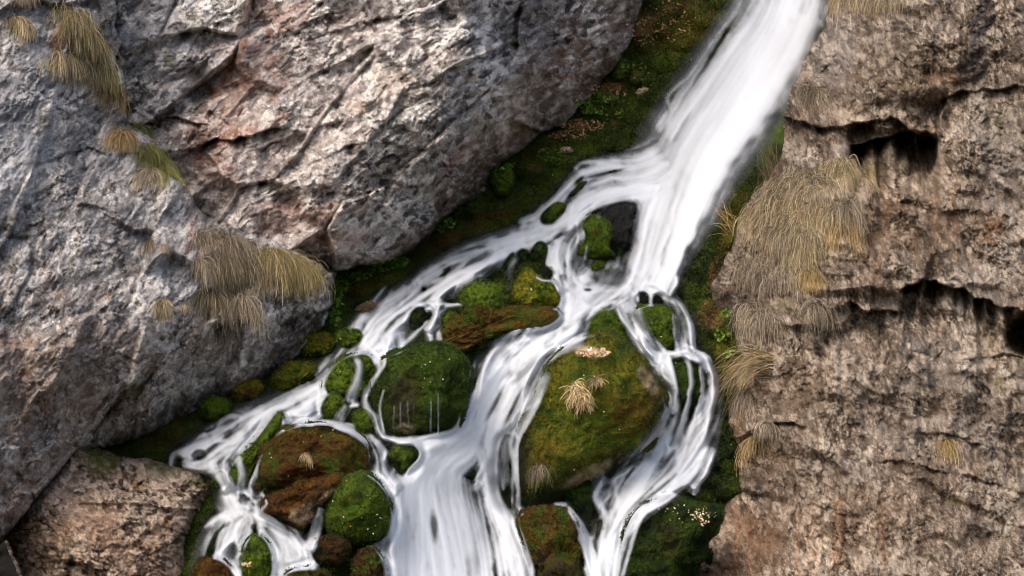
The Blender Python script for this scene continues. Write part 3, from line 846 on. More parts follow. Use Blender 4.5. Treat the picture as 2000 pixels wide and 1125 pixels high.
# ---- upper left cliff (behind)
B_POLY = [(120,-150),(1262,-150),(1246,0),(1232,68),(1207,118),(1150,188),(1102,240),(1060,256),(1030,290),(1002,305),(966,328),(955,376),
          (902,398),(850,440),(800,490),(742,514),(662,522),(600,520),(500,505),(300,470),(120,300)]
B_CTRL = [(200,-150,30.6),(230,0,30.1),(300,200,29.9),(560,0,30.2),(600,250,29.35),(970,-20,29.6),(700,100,29.75),(965,120,29.4),(935,200,29.4),(880,290,29.4),
          (780,400,29.5),(1010,60,30.5),(1100,120,31.2),(1240,0,31.8),(1200,110,31.7),(1090,240,31.4),(1010,200,30.6),(930,330,30.6),(850,430,30.0),
          (760,500,29.8),(650,500,29.5),(640,420,29.3),(480,420,29.3),(400,400,29.5),(300,460,30.0)]


def b_off(X, Y):
    o = ledge(X, Y, [(250,345),(372,292),(430,268),(500,262),(560,250)], .32, 60, 50, 3, 8, 21)
    o += ledge(X, Y, [(260,250),(300,232),(350,230),(420,240)], .16, 40, 40, 3, 6, 22)
    o += ledge(X, Y, [(470,300),(560,268),(640,240),(700,232)], .10, 50, 50, 4, 8, 23)
    o += ledge(X, Y, [(640,60),(760,30),(900,10)], .16, 55, 50, 5, 8, 24)
    o += ledge(X, Y, [(640,300),(730,270),(830,290),(900,260)], .10, 50, 50, 5, 8, 25)
    o += ledge(X, Y, [(480,395),(600,360),(700,380),(860,340)], .10, 40, 60, 5, 8, 27)
    # groove running down from the top, where the face turns
    d, s, t = seg_dist(X, Y, [(978,-150),(975,0),(978,120),(958,165),(905,215),(878,290),(820,380),(770,430)])
    d = d * s
    o += .22 * sstep(0, -6, d) * np.exp(np.minimum(d, 0) / 40) 
    o += .30 * fbm(X / 150, Y / 110, octv=3, seed=26)
    u_ = X * .78 - Y * .62; v_ = X * .62 + Y * .78
    f1, f2, hg, rid = cells(u_ / 240 + .3 * fbm(X / 150, Y / 150, octv=2, seed=126), v_ / 120, seed=127)
    o += hg * .26 * sstep(0, .08, f2 - f1)
    return o


def b_rel(X, Y):
    H, T, CR = chips(X, Y, -38, 1.9, (110, 50, 22, 10, 5.5), 100, .25)
    H2 = fbm(X / 9, Y / 9, octv=3, seed=109, gain=.7) * .012
    return H + H2 + .05 * fbm(X / 60, Y / 40, octv=4, seed=108, ridge=True), T, CR


def b_col(X, Y, H, T, CR):
    C = rock_col(X, Y, H, T, CR, GREY, PALE, DARK, 100)
    C = paint(C, X, Y, BLUE, [(290,40,110,140,0,.6),(450,120,100,60,-30,.5),(340,120,60,100,10,.55)], 12)
    C = paint(C, X, Y, PINK, [(560,300,230,110,-35,.45),(480,160,180,110,-35,.45),(600,450,200,50,10,.55),(420,330,100,80,0,.4),(700,60,120,60,0,.3)], 13)
    C = paint(C, X, Y, RUST, [(440,150,110,16,-58,.95),(380,250,70,22,-50,.6),(470,262,110,18,-26,.9),(420,300,60,40,-20,.7),(500,20,60,30,-50,.5),
                              (560,410,60,30,0,.6),(900,300,60,10,-48,.85),(870,340,40,10,-45,.6),(650,470,80,22,-10,.5),(1098,150,14,10,0,.9),(520,200,80,16,-50,.5),(470,190,150,40,-50,.55),(540,60,120,30,-45,.5),(600,420,160,24,-12,.45),(420,330,60,60,0,.5),(1120,60,90,10,-70,.3)], 14)
    C = paint(C, X, Y, DKGREY, [(222,50,22,70,0,.95),(480,110,24,50,30,.7),(400,280,40,16,-10,.6),(610,70,40,25,0,.4),(560,330,60,14,-30,.4),(780,40,90,22,8,.65),(700,90,26,20,0,.6),
                              (985,60,14,70,0,.7),(1050,60,50,100,10,.35),(880,230,16,60,60,.3),(760,190,30,60,40,.25)], 15)  # dark grey patches, also in the hollow and right of the groove
    C = paint(C, X, Y, TAN * .9, [(700,210,24,24,0,.7),(780,170,60,50,0,.35),(860,120,60,60,0,.25),(1010,240,60,50,-30,.5)], 16)
    C = paint(C, X, Y, UMB, [(970,300,70,90,-45,1),(900,390,90,50,-35,.95),(1050,180,150,60,-60,.9),(1150,120,130,60,-55,.9),(1220,30,34,70,15,.8),(800,470,70,22,-20,.6),(700,505,90,16,0,.7)], 17)  # umber rock, deepened with painted shade on the face turned right
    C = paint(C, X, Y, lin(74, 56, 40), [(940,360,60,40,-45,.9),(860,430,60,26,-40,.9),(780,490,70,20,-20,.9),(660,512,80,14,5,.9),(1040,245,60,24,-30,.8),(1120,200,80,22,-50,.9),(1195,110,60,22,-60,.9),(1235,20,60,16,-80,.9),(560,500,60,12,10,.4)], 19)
    C = paint(C, X, Y, OLIVE * .8, [(1010,90,20,30,0,.5),(960,260,30,60,-40,.5),(395,40,22,20,0,.5),(330,115,14,14,0,.5),(1010,250,20,30,-40,.5)], 18)
    return C


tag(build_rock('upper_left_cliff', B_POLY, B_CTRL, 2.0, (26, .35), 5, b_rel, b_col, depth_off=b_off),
    'huge pale grey and rust streaked cliff face filling the upper left, slanting down to the mossy gully', kind='structure')

# ---- left cliff (nearest)
A_POLY = [(-190,-150),(205,-150),(216,-60),(210,-20),(224,20),(214,52),(230,84),(222,120),(240,165),(240,240),(290,272),(330,330),(370,388),(398,432),(440,446),(500,462),(560,485),(612,510),(648,534),
          (646,590),(626,640),(580,700),(522,742),(470,768),(400,796),(330,830),(252,862),(192,874),(150,878),(105,930),(52,998),(0,1050),(-190,1220)]
A_CTRL = [(-190,-150,28.2),(0,0,28.0),(100,0,28.3),(212,0,28.9),(100,200,27.9),(230,200,28.8),(0,430,27.1),(150,420,27.6),(330,360,28.6),(60,600,26.9),(390,470,28.35),(400,600,27.9),
          (640,540,29.0),(540,560,28.6),(470,620,28.3),(620,640,29.2),(520,730,29.0),(400,700,28.1),(260,740,27.3),(400,790,28.7),(200,862,27.9),(100,760,26.9),(0,900,26.6),(60,980,27.0),(-190,1200,26.0),(0,1050,27.0)]


def a_off(X, Y):
    d, s, t = seg_dist(X, Y, [(130,90),(108,180),(96,240),(70,310),(42,400),(10,470),(-120,640)])
    d = d * s          # image y down: positive side is to the left of the crease seen here
    o = .20 * sstep(0, -4, d) * np.exp(np.minimum(d, 0) / 120) * sstep(20, 120, Y)
    d2, s2, t2 = seg_dist(X, Y, [(290,700),(262,745),(230,765),(195,820),(150,878)])
    d2 = d2 * s2
    o += .45 * sstep(4, -4, -d2) * np.exp(-np.maximum(d2, 0) / 90) * sstep(660, 720, Y) * 0
    o += .42 * sstep(0, -5, d2) * np.exp(np.minimum(d2, 0) / 110) * sstep(690, 745, Y)
    o += ledge(X, Y, [(60,322),(120,300),(170,290),(215,300)], .07, 40, 30, 4, 6, 33)
    o += ledge(X, Y, [(225,300),(260,296),(300,300),(320,310)], .12, 30, 20, 4, 4, 34)
    o += ledge(X, Y, [(400,640),(460,610),(540,625),(600,610),(640,600)], .30, 70, 30, 8, 8, 35)
    o += ledge(X, Y, [(150,720),(220,690),(290,700)], .08, 40, 40, 4, 8, 36)
    o += .26 * fbm(X / 150, Y / 150, octv=3, seed=37)
    u_ = X * .62 - Y * .78; v_ = X * .78 + Y * .62
    f1, f2, hg, rid = cells(u_ / 260 + .3 * fbm(X / 150, Y / 150, octv=2, seed=136), v_ / 130, seed=139)
    o += hg * .20 * sstep(0, .09, f2 - f1)
    return o


def a_rel(X, Y):
    H, T, CR = chips(X, Y, -52, 2.0, (90, 36, 12, 6, 4), 200, .17)
    T = T * .8
    H2 = fbm(X / 8, Y / 8, octv=3, seed=209, gain=.7) * .012
    return H + H2 + .04 * fbm(X / 60, Y / 50, octv=4, seed=208, ridge=True), T, CR


def a_col(X, Y, H, T, CR):
    C = rock_col(X, Y, H, T, CR, lin(150, 144, 140), lin(206, 200, 195), lin(84, 76, 69), 200, .8)
    C *= np.clip(1 + .35 * fbm(X / 190, Y / 150, octv=4, seed=230, gain=.6), .7, 1.3)[..., None]
    C = paint(C, X, Y, lin(174, 175, 180), [(20,250,90,220,12,.75),(160,60,40,90,0,.35),(10,60,60,60,0,.4),(340,470,60,110,15,.35),(250,300,90,40,0,.4),(350,560,60,60,0,.3)], 42)
    C = paint(C, X, Y, lin(130, 134, 140), [(170,300,70,110,25,.5),(190,430,120,60,0,.3)], 43)  # shade of the right-facing side of the crease, painted as darker grey
    C = paint(C, X, Y, lin(172, 140, 118), [(60,760,230,170,-20,.6),(60,950,160,120,-40,.55),(200,680,140,70,0,.45),(380,640,60,80,0,.3)], 44)
    C = paint(C, X, Y, lin(180, 120, 80), [(113,75,14,30,0,.9),(390,520,12,30,0,.5),(370,470,10,50,10,.35),(210,580,8,14,0,.5)], 45)
    C = paint(C, X, Y, lin(84, 72, 62), [(280,830,130,24,-28,.85),(540,700,100,40,-40,.9),(580,660,60,50,-30,.8),(430,770,120,26,-24,.75),(150,340,60,10,-30,.3),(490,640,60,40,0,.5)], 46)
    C = paint(C, X, Y, OLIVE * .75, [(262,765,20,34,50,.9),(160,735,12,20,20,.5),(175,380,10,10,0,.5),(420,650,20,60,20,.4),(600,520,50,14,20,.6),(165,150,12,12,0,.9)], 47)
    return C


tag(build_rock('left_cliff', A_POLY, A_CTRL, 2.0, (30, .35), 6, a_rel, a_col, depth_off=a_off),
    'near grey cliff on the left edge with dry grass growing along its crest and shoulder', kind='structure')

# ---- right cliff
D_POLY = [(1630,-150),(1642,0),(1614,60),(1586,108),(1560,150),(1542,192),(1530,246),(1530,300),(1505,345),(1470,385),(1444,440),(1424,500),(1388,560),(1380,606),
          (1420,640),(1440,700),(1440,760),(1424,830),(1432,880),(1440,945),(1406,985),(1384,1035),(1358,1080),(1336,1130),(1318,1285),(2210,1285),(2210,-150)]
D_CTRL = [(1640,-100,32.2),(1600,80,31.5),(1545,190,31.0),(1520,280,30.7),(1700,0,30.5),(1700,180,29.9),(2000,0,29.6),(2200,0,29),(1850,200,29.5),(1450,380,29.9),(1560,380,29.4),(1400,560,29.5),(1480,560,29.1),
          (1700,500,28.7),(2000,500,28.3),(1450,700,28.9),(1550,720,28.4),(1800,700,28.1),(1430,860,28.6),(1440,950,28.4),(1550,900,27.9),(1380,1060,28.0),(1500,1080,27.3),(1800,950,27.4),(2000,1100,26.6),(2200,1200,26),(1400,1250,27.2)]


def d_off(X, Y):
    o = ledge(X, Y, [(1490,215),(1540,232),(1600,246),(1680,238),(1740,228),(1790,250),(1842,262)], .50, 85, 26, 4, 8, 51)
    o += ledge(X, Y, [(1660,280),(1700,268),(1760,258),(1800,262),(1836,262)], 1.1, 62, 14, 4, 7, 52)
    o += ledge(X, Y, [(1820,196),(1880,176),(1950,172),(2100,160)], .18, 70, 30, 4, 5, 53)
    o += ledge(X, Y, [(1756,566),(1800,548),(1880,560),(1960,600),(2100,636)], .60, 150, 14, 3, 8, 54)
    o += ledge(X, Y, [(1590,600),(1660,590),(1720,608),(1775,600)], .40, 100, 30, 4, 9, 55)
    o += ledge(X, Y, [(1470,650),(1540,632),(1600,640),(1660,650)], .18, 40, 40, 4, 7, 56)
    o += ledge(X, Y, [(1780,842),(1840,846),(1900,862),(1960,880)], .10, 34, 20, 3, 5, 57)
    o += ledge(X, Y, [(1700,900),(1760,896),(1830,916),(1940,940),(2100,990)], .06, 30, 40, 3, 6, 58)
    o += ledge(X, Y, [(1490,828),(1530,822),(1580,836)], .16, 22, 20, 3, 4, 59)
    d, s, t = seg_dist(X, Y, [(1862,160),(1834,230),(1832,300),(1812,360)])
    d = d * s
    o += .45 * sstep(-3, 3, d) * np.exp(-np.maximum(d, 0) / 120) * sstep(170, 215, Y) * sstep(380, 330, Y)
    u_ = X * .97 + Y * .26; v_ = -X * .26 + Y * .97
    f1, f2, hg, rid = cells(u_ / 260 + .4 * fbm(X / 130, Y / 130, octv=2, seed=146), v_ / 110 + .3 * fbm(X / 130, Y / 130, octv=2, seed=148), seed=147)
    o += hg * .26 * sstep(0, .32, f2 - f1)
    o += ledge(X, Y, [(1880,700),(1960,690),(2100,720)], .14, 60, 40, 5, 8, 64)
    d, s, t = seg_dist(X, Y, [(1748,540),(1766,600),(1752,680),(1735,760)])
    d = d * s
    o += .22 * sstep(-3, 3, d) * np.exp(-np.maximum(d, 0) / 70) * sstep(540, 600, Y) * sstep(800, 700, Y)
    o += 1.0 * blobs(X, Y, [(1992,660,28,46,0,1)], .25, 62)
    o += .20 * fbm(X / 150, Y / 130, octv=4, seed=63)
    return o


def d_rel(X, Y):
    H, T, CR = chips(X, Y, 74, 1.7, (80, 34, 13, 6, 3.6), 300, .20)
    T = T * .7
    H2 = fbm(X / 7, Y / 13, octv=3, seed=309, gain=.7) * .013
    smooth = 1 - .65 * blobs(X, Y, [(1500,1080,160,130,0,1)], .3, 64)
    return H * smooth + H2 + .045 * fbm(X / 55, Y / 40, octv=4, seed=308, ridge=True) * smooth, T, CR


def d_col(X, Y, H, T, CR):
    C = rock_col(X, Y, H, T, CR, lin(122, 106, 91), lin(178, 164, 147), lin(54, 44, 36), 300, .85)
    C = lerp(C, lin(118, 106, 94), np.full(X.shape, .08, f32))
    C *= np.clip(1 + .75 * fbm(X / 170, Y / 120, octv=4, seed=330, gain=.6), .5, 1.5)[..., None]
    C = paint(C, X, Y, lin(164, 156, 150), [(1620,120,60,90,20,.5),(1950,300,60,120,0,.55),(1900,560,120,60,0,.4),(1850,700,90,70,0,.35),(1850,850,150,60,0,.35),(1650,290,50,20,0,.5),(1970,440,40,100,10,.4)], 71)
    C = paint(C, X, Y, lin(112, 88, 66), [(1560,760,120,100,0,.5),(1500,900,100,60,0,.4),(1620,200,100,50,0,.5),(1850,900,140,80,0,.3),(1700,450,130,110,0,.6),(1850,380,90,120,20,.35),(1800,150,120,60,0,.5),(1600,1000,200,90,0,.45)], 72)
    C = paint(C, X, Y, lin(150, 108, 74), [(1850,150,50,16,0,.45),(1945,450,30,34,0,.6),(1460,1060,90,80,20,.45),(1400,1110,70,50,0,.5),(1440,830,24,90,10,.55),(1525,265,16,30,20,.8)], 73)
    streak = sstep(-.1, .4, fbm(X / 9, Y / 300, octv=3, seed=75))
    C = paint(C, X, Y, lin(52, 48, 52), [(1915,60,30,120,6,1),(1885,140,16,60,14,.7),(1990,60,18,80,0,.6),(1830,60,14,90,0,.4),(1640,190,200,14,5,.3),(1760,60,16,90,3,.4)], 74, .3)
    C = paint(C, X, Y, lin(66, 54, 44), [(1600,260,120,30,4,.7),(1720,300,100,30,0,.8),(1450,600,80,50,0,.6),(1690,620,90,24,0,.5),(1420,900,24,80,8,.6),(1560,330,60,20,0,.5)], 76)  # shading of the overhang zone painted in as dark brown
    C = lerp(C, C * .68, streak * blobs(X, Y, [(1750,1000,300,130,0,.8),(1850,100,200,110,0,.7)], .3, 77))
    C = lerp(C, C * np.array([1.25, 1.0, .82], f32), streak * blobs(X, Y, [(1600,1050,260,110,0,.8),(1800,420,160,120,0,.5)], .3, 78))
    C = paint(C, X, Y, OLIVE * .8, [(1770,170,40,16,0,.5),(1690,330,90,18,0,.6),(1960,250,20,50,10,.4),(1950,745,14,10,0,.7),(1540,590,40,24,0,.4),(1995,680,20,40,0,.6),(1440,640,30,50,10,.5),(1860,980,14,10,0,.6)], 79)
    C = paint(C, X, Y, lin(225, 215, 190), [(1968,1030,7,16,20,.9),(1775,675,5,7,0,.8),(1900,765,8,14,10,.5),(1955,725,8,14,10,.6)], 80, .3)
    return C


tag(build_rock('right_cliff', D_POLY, D_CTRL, 2.0, (26, .4), 6, d_rel, d_col, depth_off=d_off),
    'brown and grey rock wall on the right with a dark overhang and hanging dry grass', kind='structure')

# ---- foot rock, lower left
E_POLY = [(150,866),(200,880),(256,896),(330,904),(386,918),(420,932),(434,964),(426,1008),(396,1026),(368,1052),(372,1086),(388,1130),(392,1285),(70,1285),(54,1130),(32,1082),(16,1040),(42,1000),(86,940),(124,888)]
E_CTRL = [(150,870,28.0),(256,900,28.0),(430,940,28.0),(420,1010,28.0),(360,960,27.6),(250,980,27.3),(330,1080,27.3),(150,1050,26.9),(60,1010,27.3),(40,1100,27.5),(385,1150,27.6),(200,1250,26.6),(80,1270,27.0)]


def e_off(X, Y):
    return .14 * fbm(X / 90, Y / 90, octv=4, seed=81) + ledge(X, Y, [(150,985),(240,975),(330,990),(400,1000)], .08, 40, 40, 4, 8, 82) + ledge(X, Y, [(60,1075),(150,1100),(230,1120)], .2, 50, 30, 4, 8, 83)


def e_rel(X, Y):
    H, T, CR = chips(X, Y, 15, 1.3, (50, 22, 10, 5), 400, .24)
    return H + fbm(X / 8, Y / 8, octv=3, seed=409, gain=.7) * .015, T, CR


def e_col(X, Y, H, T, CR):
    C = rock_col(X, Y, H, T, CR, lin(136, 114, 96), lin(190, 170, 150), lin(62, 50, 40), 400, 1.1)
    C = paint(C, X, Y, lin(160, 150, 146), [(100,970,60,60,-40,.5),(340,930,60,20,5,.3)], 91)
    C = paint(C, X, Y, lin(170, 130, 104), [(180,1030,80,50,0,.45),(300,1080,80,60,0,.4)], 92)
    C = paint(C, X, Y, lin(96, 100, 34), [(195,892,52,24,12,1),(180,915,30,16,30,.8),(310,915,60,12,6,.6),(390,945,40,14,20,.5)], 93)
    C = paint(C, X, Y, lin(206, 160, 90), [(277,955,7,5,0,.9),(265,945,10,12,0,.4),(197,1000,10,6,0,.5),(318,1020,8,6,0,.6)], 94)
    C = paint(C, X, Y, lin(112, 76, 40), [(415,975,18,40,0,.7),(240,930,70,16,15,.5)], 95)
    return C


o = build_rock('boulder', E_POLY, E_CTRL, 2.0, (34, .45), 5, e_rel, e_col, depth_off=e_off)
tag(o, 'huge rough brown rock at the cliff foot, lower left corner, mossy green on top', 'boulder'); set_origin(o)

# ------------------------------------------------------------------ bed mesh
def moss_tone(X, Y, a, b, dk, seed):
    n = fbm(X / 40, Y / 40, octv=4, seed=seed, gain=.6); m = fbm(X / 7, Y / 7, octv=3, seed=seed + 1, gain=.7)
    C = lerp(np.broadcast_to(a, X.shape + (3,)).copy(), np.asarray(b, f32), sstep(-.3, .35, n + m * .4))
    C = lerp(C, np.asarray(dk, f32), sstep(.0, .6, -n - m * .5) * .8)
    C *= np.clip(1 + m * .9, .35, 1.9)[..., None]
    return C


Cb = moss_tone(bX, bY, lin(76, 90, 26), lin(54, 68, 22), lin(26, 34, 14), 500)
Cb = paint(Cb, bX, bY, lin(96, 66, 28), [(1340,60,110,60,-20,.8),(880,470,110,26,-25,.85),(960,430,60,22,-20,.7),(1060,285,60,16,-20,.7),(620,700,60,18,-30,.5),(330,850,60,30,0,.5),(480,750,60,20,-20,.7),(690,560,50,20,0,.6),(1420,470,20,80,20,.7)], 21)
Cb = paint(Cb, bX, bY, MG, [(1120,310,70,26,-20,.7),(1060,370,60,22,-25,.5),(1300,110,50,30,-30,.5),(980,440,60,18,-25,.5),(780,560,60,18,-25,.5),(1235,140,26,20,0,.8),(1100,330,60,26,-10,.7),(1180,150,50,20,0,.4),(570,735,60,24,-30,.7),(420,800,60,20,0,.6),(650,690,60,20,-30,.5),(1150,210,30,14,0,.6),(1360,40,40,30,0,.4)], 22)
Cb = paint(Cb, bX, bY, MY, [(1330,70,60,26,-20,.4),(1425,440,18,60,10,.9),(1410,700,34,70,0,.8),(740,560,60,20,-20,.5),(1400,800,20,60,0,.5)], 23)
Cb = paint(Cb, bX, bY, lin(192, 140, 92), [(1148,248,44,13,-8,.9),(1190,175,50,13,-25,.75),(1270,40,50,26,-40,.7),(1090,262,24,10,0,.5),(1390,610,30,26,0,.6),(1392,540,9,34,15,.7),(1045,330,14,10,0,.4)], 24, .7)
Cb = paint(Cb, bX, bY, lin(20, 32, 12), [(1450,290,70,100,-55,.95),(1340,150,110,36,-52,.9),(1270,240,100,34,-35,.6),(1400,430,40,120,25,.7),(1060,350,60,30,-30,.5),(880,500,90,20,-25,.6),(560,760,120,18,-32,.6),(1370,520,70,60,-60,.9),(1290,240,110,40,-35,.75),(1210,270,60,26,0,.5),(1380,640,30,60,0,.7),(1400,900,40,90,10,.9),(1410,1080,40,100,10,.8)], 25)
_u = sstep(.02, .3, blur(W_cov, 6, 2))
_hy = fbm(bX / 30, bY / 60, octv=3, seed=26)
Cb = lerp(Cb, lerp(np.broadcast_to(lin(34, 44, 26), bX.shape + (3,)), lin(62, 62, 62), sstep(-.2, .3, _hy)), _u * .85)
_dark = blobs(bX, bY, [(20, 1120, 170, 120, 0, 1), (1100, 960, 70, 40, -20, .9)], .1, 27)  # darkness of the cave gap and below the largest boulder, painted in
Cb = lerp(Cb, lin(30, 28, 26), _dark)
Cb = np.concatenate([np.clip(Cb, .003, .9), np.clip(_u + .1, 0, 1)[..., None]], -1)
_rel = .03 * fbm(bX / 16, bY / 14, octv=4, seed=28, gain=.65) * (1 - .6 * _u)
_q = (slice(None, None, 2), slice(None, None, 2))
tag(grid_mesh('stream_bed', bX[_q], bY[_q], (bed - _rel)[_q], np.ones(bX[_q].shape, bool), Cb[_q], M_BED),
    'dark mossy rock slope of the gully under and beside the falling water', kind='structure')

def fuzz(name, V, Nn, C, n, length, seed, parent=None, w=.004):
    """short moss shoots standing on a surface: three blades per shoot"""
    rng = np.random.RandomState(seed)
    k = rng.randint(0, len(V), n)
    p = V[k] + rng.randn(n, 3) * .006; nn = Nn[k]; cc = C[k, :3]
    Vs, Cs = [], []
    shade = (.72 + .55 * rng.rand(n))[:, None]
    for a in range(2):
        d = nn + rng.randn(n, 3) * .55 + np.array([0, 0, -.15]); d /= np.linalg.norm(d, axis=1)[:, None]
        s = np.cross(d, rng.randn(n, 3)); s /= np.linalg.norm(s, axis=1)[:, None]
        L = length * (.5 + rng.rand(n))[:, None]
        Vs.append(np.stack([p - s * w, p + s * w, p + d * L], 1))
        c3 = np.stack([cc * .8, cc * .8, cc * 1.3 * shade], 1); Cs.append(c3 * shade[:, None])
    V2 = np.stack(Vs, 1).reshape(-1, 3); C2 = np.stack(Cs, 1).reshape(-1, 3)
    C2 = np.concatenate([np.clip(C2, .002, .8), np.zeros((len(C2), 1))], 1)
    F = np.arange(len(V2)).reshape(-1, 3)
    o = make_mesh(name, V2, F, C2, M_GRASS, smooth=False)
    o['kind'] = 'stuff'
    if parent is not None:
        o.parent = parent
    return o


def bed_normals(D):
    P = world_pt(bX, bY, D)
    n = np.cross(np.gradient(P, axis=0), np.gradient(P, axis=1))
    n /= np.linalg.norm(n, axis=2)[..., None]
    return P, np.where(n[..., 1:2] > 0, -n, n)


_P, _Nb = bed_normals(bed - _rel)
_ok = (W_cov < .35) & (front > bed - .12) & (comp > bed - .02) & (bX > 200) & (bX < 1480) & (bY > -40) & (bY < 1180) & (_dark < .3)
_o = fuzz('bank_moss', _P[_ok], _Nb[_ok], Cb[_ok], 90000, .024, 77)
tag(_o, 'dark green and brown moss shoots covering the banks along the water')

# ------------------------------------------------------------------ boulders
def cube_sphere(n):
    t = np.tan(np.linspace(-1, 1, n + 1) * math.pi / 4)
    A, B = np.meshgrid(t, t); one = np.ones_like(A)
    Vs, Fs = [], []; off = 0
    j, i = np.mgrid[0:n, 0:n]; w = n + 1
    q = np.stack([j * w + i, j * w + i + 1, (j + 1) * w + i + 1, (j + 1) * w + i], -1).reshape(-1, 4)
    for x, y, z in ((A, -one, B), (-A, one, B), (one, A, B), (-one, -A, B), (A, B, one), (A, -B, -one)):
        P = np.stack([x, y, z], -1).reshape(-1, 3); Vs.append(P); Fs.append(q + off); off += len(P)
    V = np.concatenate(Vs); F = np.concatenate(Fs)
    V /= np.linalg.norm(V, axis=1)[:, None]
    key = np.round(V * 1e5).astype(np.int64)
    _, first, inv = np.unique(key, axis=0, return_index=True, return_inverse=True)
    return V[first], inv.ravel()[F]


for bi, b in enumerate(BOULDERS):
    rmax = b['r'].max()
    n = int(np.clip(rmax * 2 / 2.6, 12, 120))
    U, F = cube_sphere(n)
    th = np.arctan2(-U[:, 2], U[:, 0])
    cr = np.hypot(U[:, 0], U[:, 2])
    R = np.interp(th, b['th'], b['r'])
    sgn = np.where(U[:, 1] < 0, 1.0, 1.0)
    PX = b['c0'][0] + R * cr * np.cos(th); PY = b['c0'][1] + R * cr * np.sin(th)
    flat = np.sign(U[:, 1]) * np.abs(U[:, 1]) ** 1.05
    sd = 600 + bi * 7
    s = U * rmax                                     # noise space in pixels
    bare = b.get('bare', 0)
    lump = fbm(s[:, 0] / (rmax * .55) + bi * 9.1, s[:, 1] / (rmax * .55), s[:, 2] / (rmax * .55), octv=3, seed=sd) * rmax * .16
    small = fbm(s[:, 0] / 16 + bi, s[:, 1] / 16, s[:, 2] / 16, octv=4, seed=sd + 1, gain=.6)
    cush = np.abs(fbm(s[:, 0] / 22, s[:, 1] / 22 + bi, s[:, 2] / 22, octv=2, seed=sd + 2))
    amp = lump + small * min(3.2, rmax * .10) + (cush - .2) * min(4, rmax * .12)
    PX = PX + amp * U[:, 0]; PY = PY - amp * U[:, 2]
    D = b['d'] + b['T'] * flat + amp * .005 * U[:, 1] * 1.1
    V = world_pt(PX, PY, D)
    C = moss_tone(PX, PY, b['c'][0], b['c'][1], b['c'][2], sd + 3)
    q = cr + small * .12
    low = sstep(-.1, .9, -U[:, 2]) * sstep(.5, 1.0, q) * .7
    C = lerp(C, np.asarray(b['c'][2], f32), np.maximum(sstep(.84, 1.02, q) * .5, low) * (0 if bare else 1))  # rim and underside darkened: wet moss plus painted shade
    if b['br']: C = paint(C, PX, PY, MR if b['c'][0] is not MY else MO, b['br'], sd + 4)
    if b.get('red'): C = paint(C, PX, PY, lin(84, 34, 16), b['red'], sd + 5)
    if b.get('gr'): C = paint(C, PX, PY, MG, b['gr'], sd + 9)
    if b.get('dk'): C = paint(C, PX, PY, lin(40, 38, 22), b['dk'], sd + 12)  # shade and wet darkening painted on the largest boulder's underside and sides
    wet = np.zeros(len(PX), f32)
    if b.get('wet'):
        C = paint(C, PX, PY, lin(44, 42, 40), b['wet'], sd + 6); wet = blobs(PX, PY, b['wet'], .4, sd + 6)
    if b.get('st'):
        C = paint(C, PX, PY, lin(214, 184, 150), b['st'], sd + 7)
    if bare:
        C *= np.clip(1 + perlin(PX / 3, PY / 3, seed=sd) * 1.2, .4, 1.7)[:, None]
    C = np.concatenate([np.clip(C, .003, .9), np.maximum(wet, sstep(.8, 1, q) * .4)[:, None]], 1)
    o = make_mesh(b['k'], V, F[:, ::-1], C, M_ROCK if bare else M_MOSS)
    set_origin(o)
    if not bare and b['c'][0] is not WET:
        Nn = U * np.array([1 / max(b['mn'] * .005 * .5, .01), 1 / max(b['T'], .01), 1 / max(b['mn'] * .005 * .5, .01)])
        Nn /= np.linalg.norm(Nn, axis=1)[:, None]
        okm = (U[:, 1] < .15) & (wet < .3)
        if b.get('st'): okm &= blobs(PX, PY, b['st'], .5, sd + 7) < .3
        area = math.pi * (b['mn'] * .55) ** 2 * (rmax * 2 / b['mn'])
        fz = fuzz('moss', V[okm] - np.array(o.location, f32), Nn[okm], C[okm], int(area / 5.5) + 60, .0125, sd + 8, o)
    tag(o, b['label'], {'boulder': 'boulder', 'stone': 'stone', 'moss_cushion': 'moss'}[b['k']],
        {'boulder': 'mossy boulders in the stream', 'stone': 'bare stones beside the falls', 'moss_cushion': 'moss cushions on the banks'}[b['k']])

# ------------------------------------------------------------------ water
wm = W_alpha > .012
LEFT = [(-300,200),(1108,240),(1128,300),(1092,392),(1100,440),(1062,470),(1046,525),(1000,600),(900,660),(742,697),(728,752),(738,858),(700,930),(700,1000),(620,1060),(650,1300),(-300,1300)]
RIGHT = [(1214,588),(1268,560),(1300,585),(1450,560),(1450,1300),(1140,1300),(1150,1060),(1080,990),(1080,960),(1150,900),(1240,700)]
TOPM = bY < 586
rg = np.full(bX.shape, 2)
rg[TOPM] = 0
rg[inside(bX, bY, LEFT)] = 1
rg[inside(bX, bY, RIGHT)] = 3
Cw = np.concatenate([np.full(bX.shape + (3,), .9, f32), W_alpha[..., None]], -1)
WN = [('waterfall', 'main white waterfall pouring from the top right down to the small pool'),
      ('left_stream', 'silky white stream branching left under the upper cliff to the lower left pool'),
      ('central_cascade', 'broad white cascade falling from the small pool to the bottom centre'),
      ('right_stream', 'two thin streams running down the right of the largest boulder')]
def grow(a):
    b = a.copy(); b[1:] |= a[:-1]; b[:, 1:] |= a[:, :-1]; b[1:, 1:] |= a[:-1, :-1]
    return b
for k, (nm, lb) in enumerate(WN):
    tag(grid_mesh(nm, bX, bY, W_depth, wm & grow(rg == k), Cw, M_WATER), lb, kind='structure')

# ------------------------------------------------------------------ grass
front_s = blur(front, 2, 1)


def front_at(px, py):
    return bil(front_s, BX0, BY0, BST, px, py)


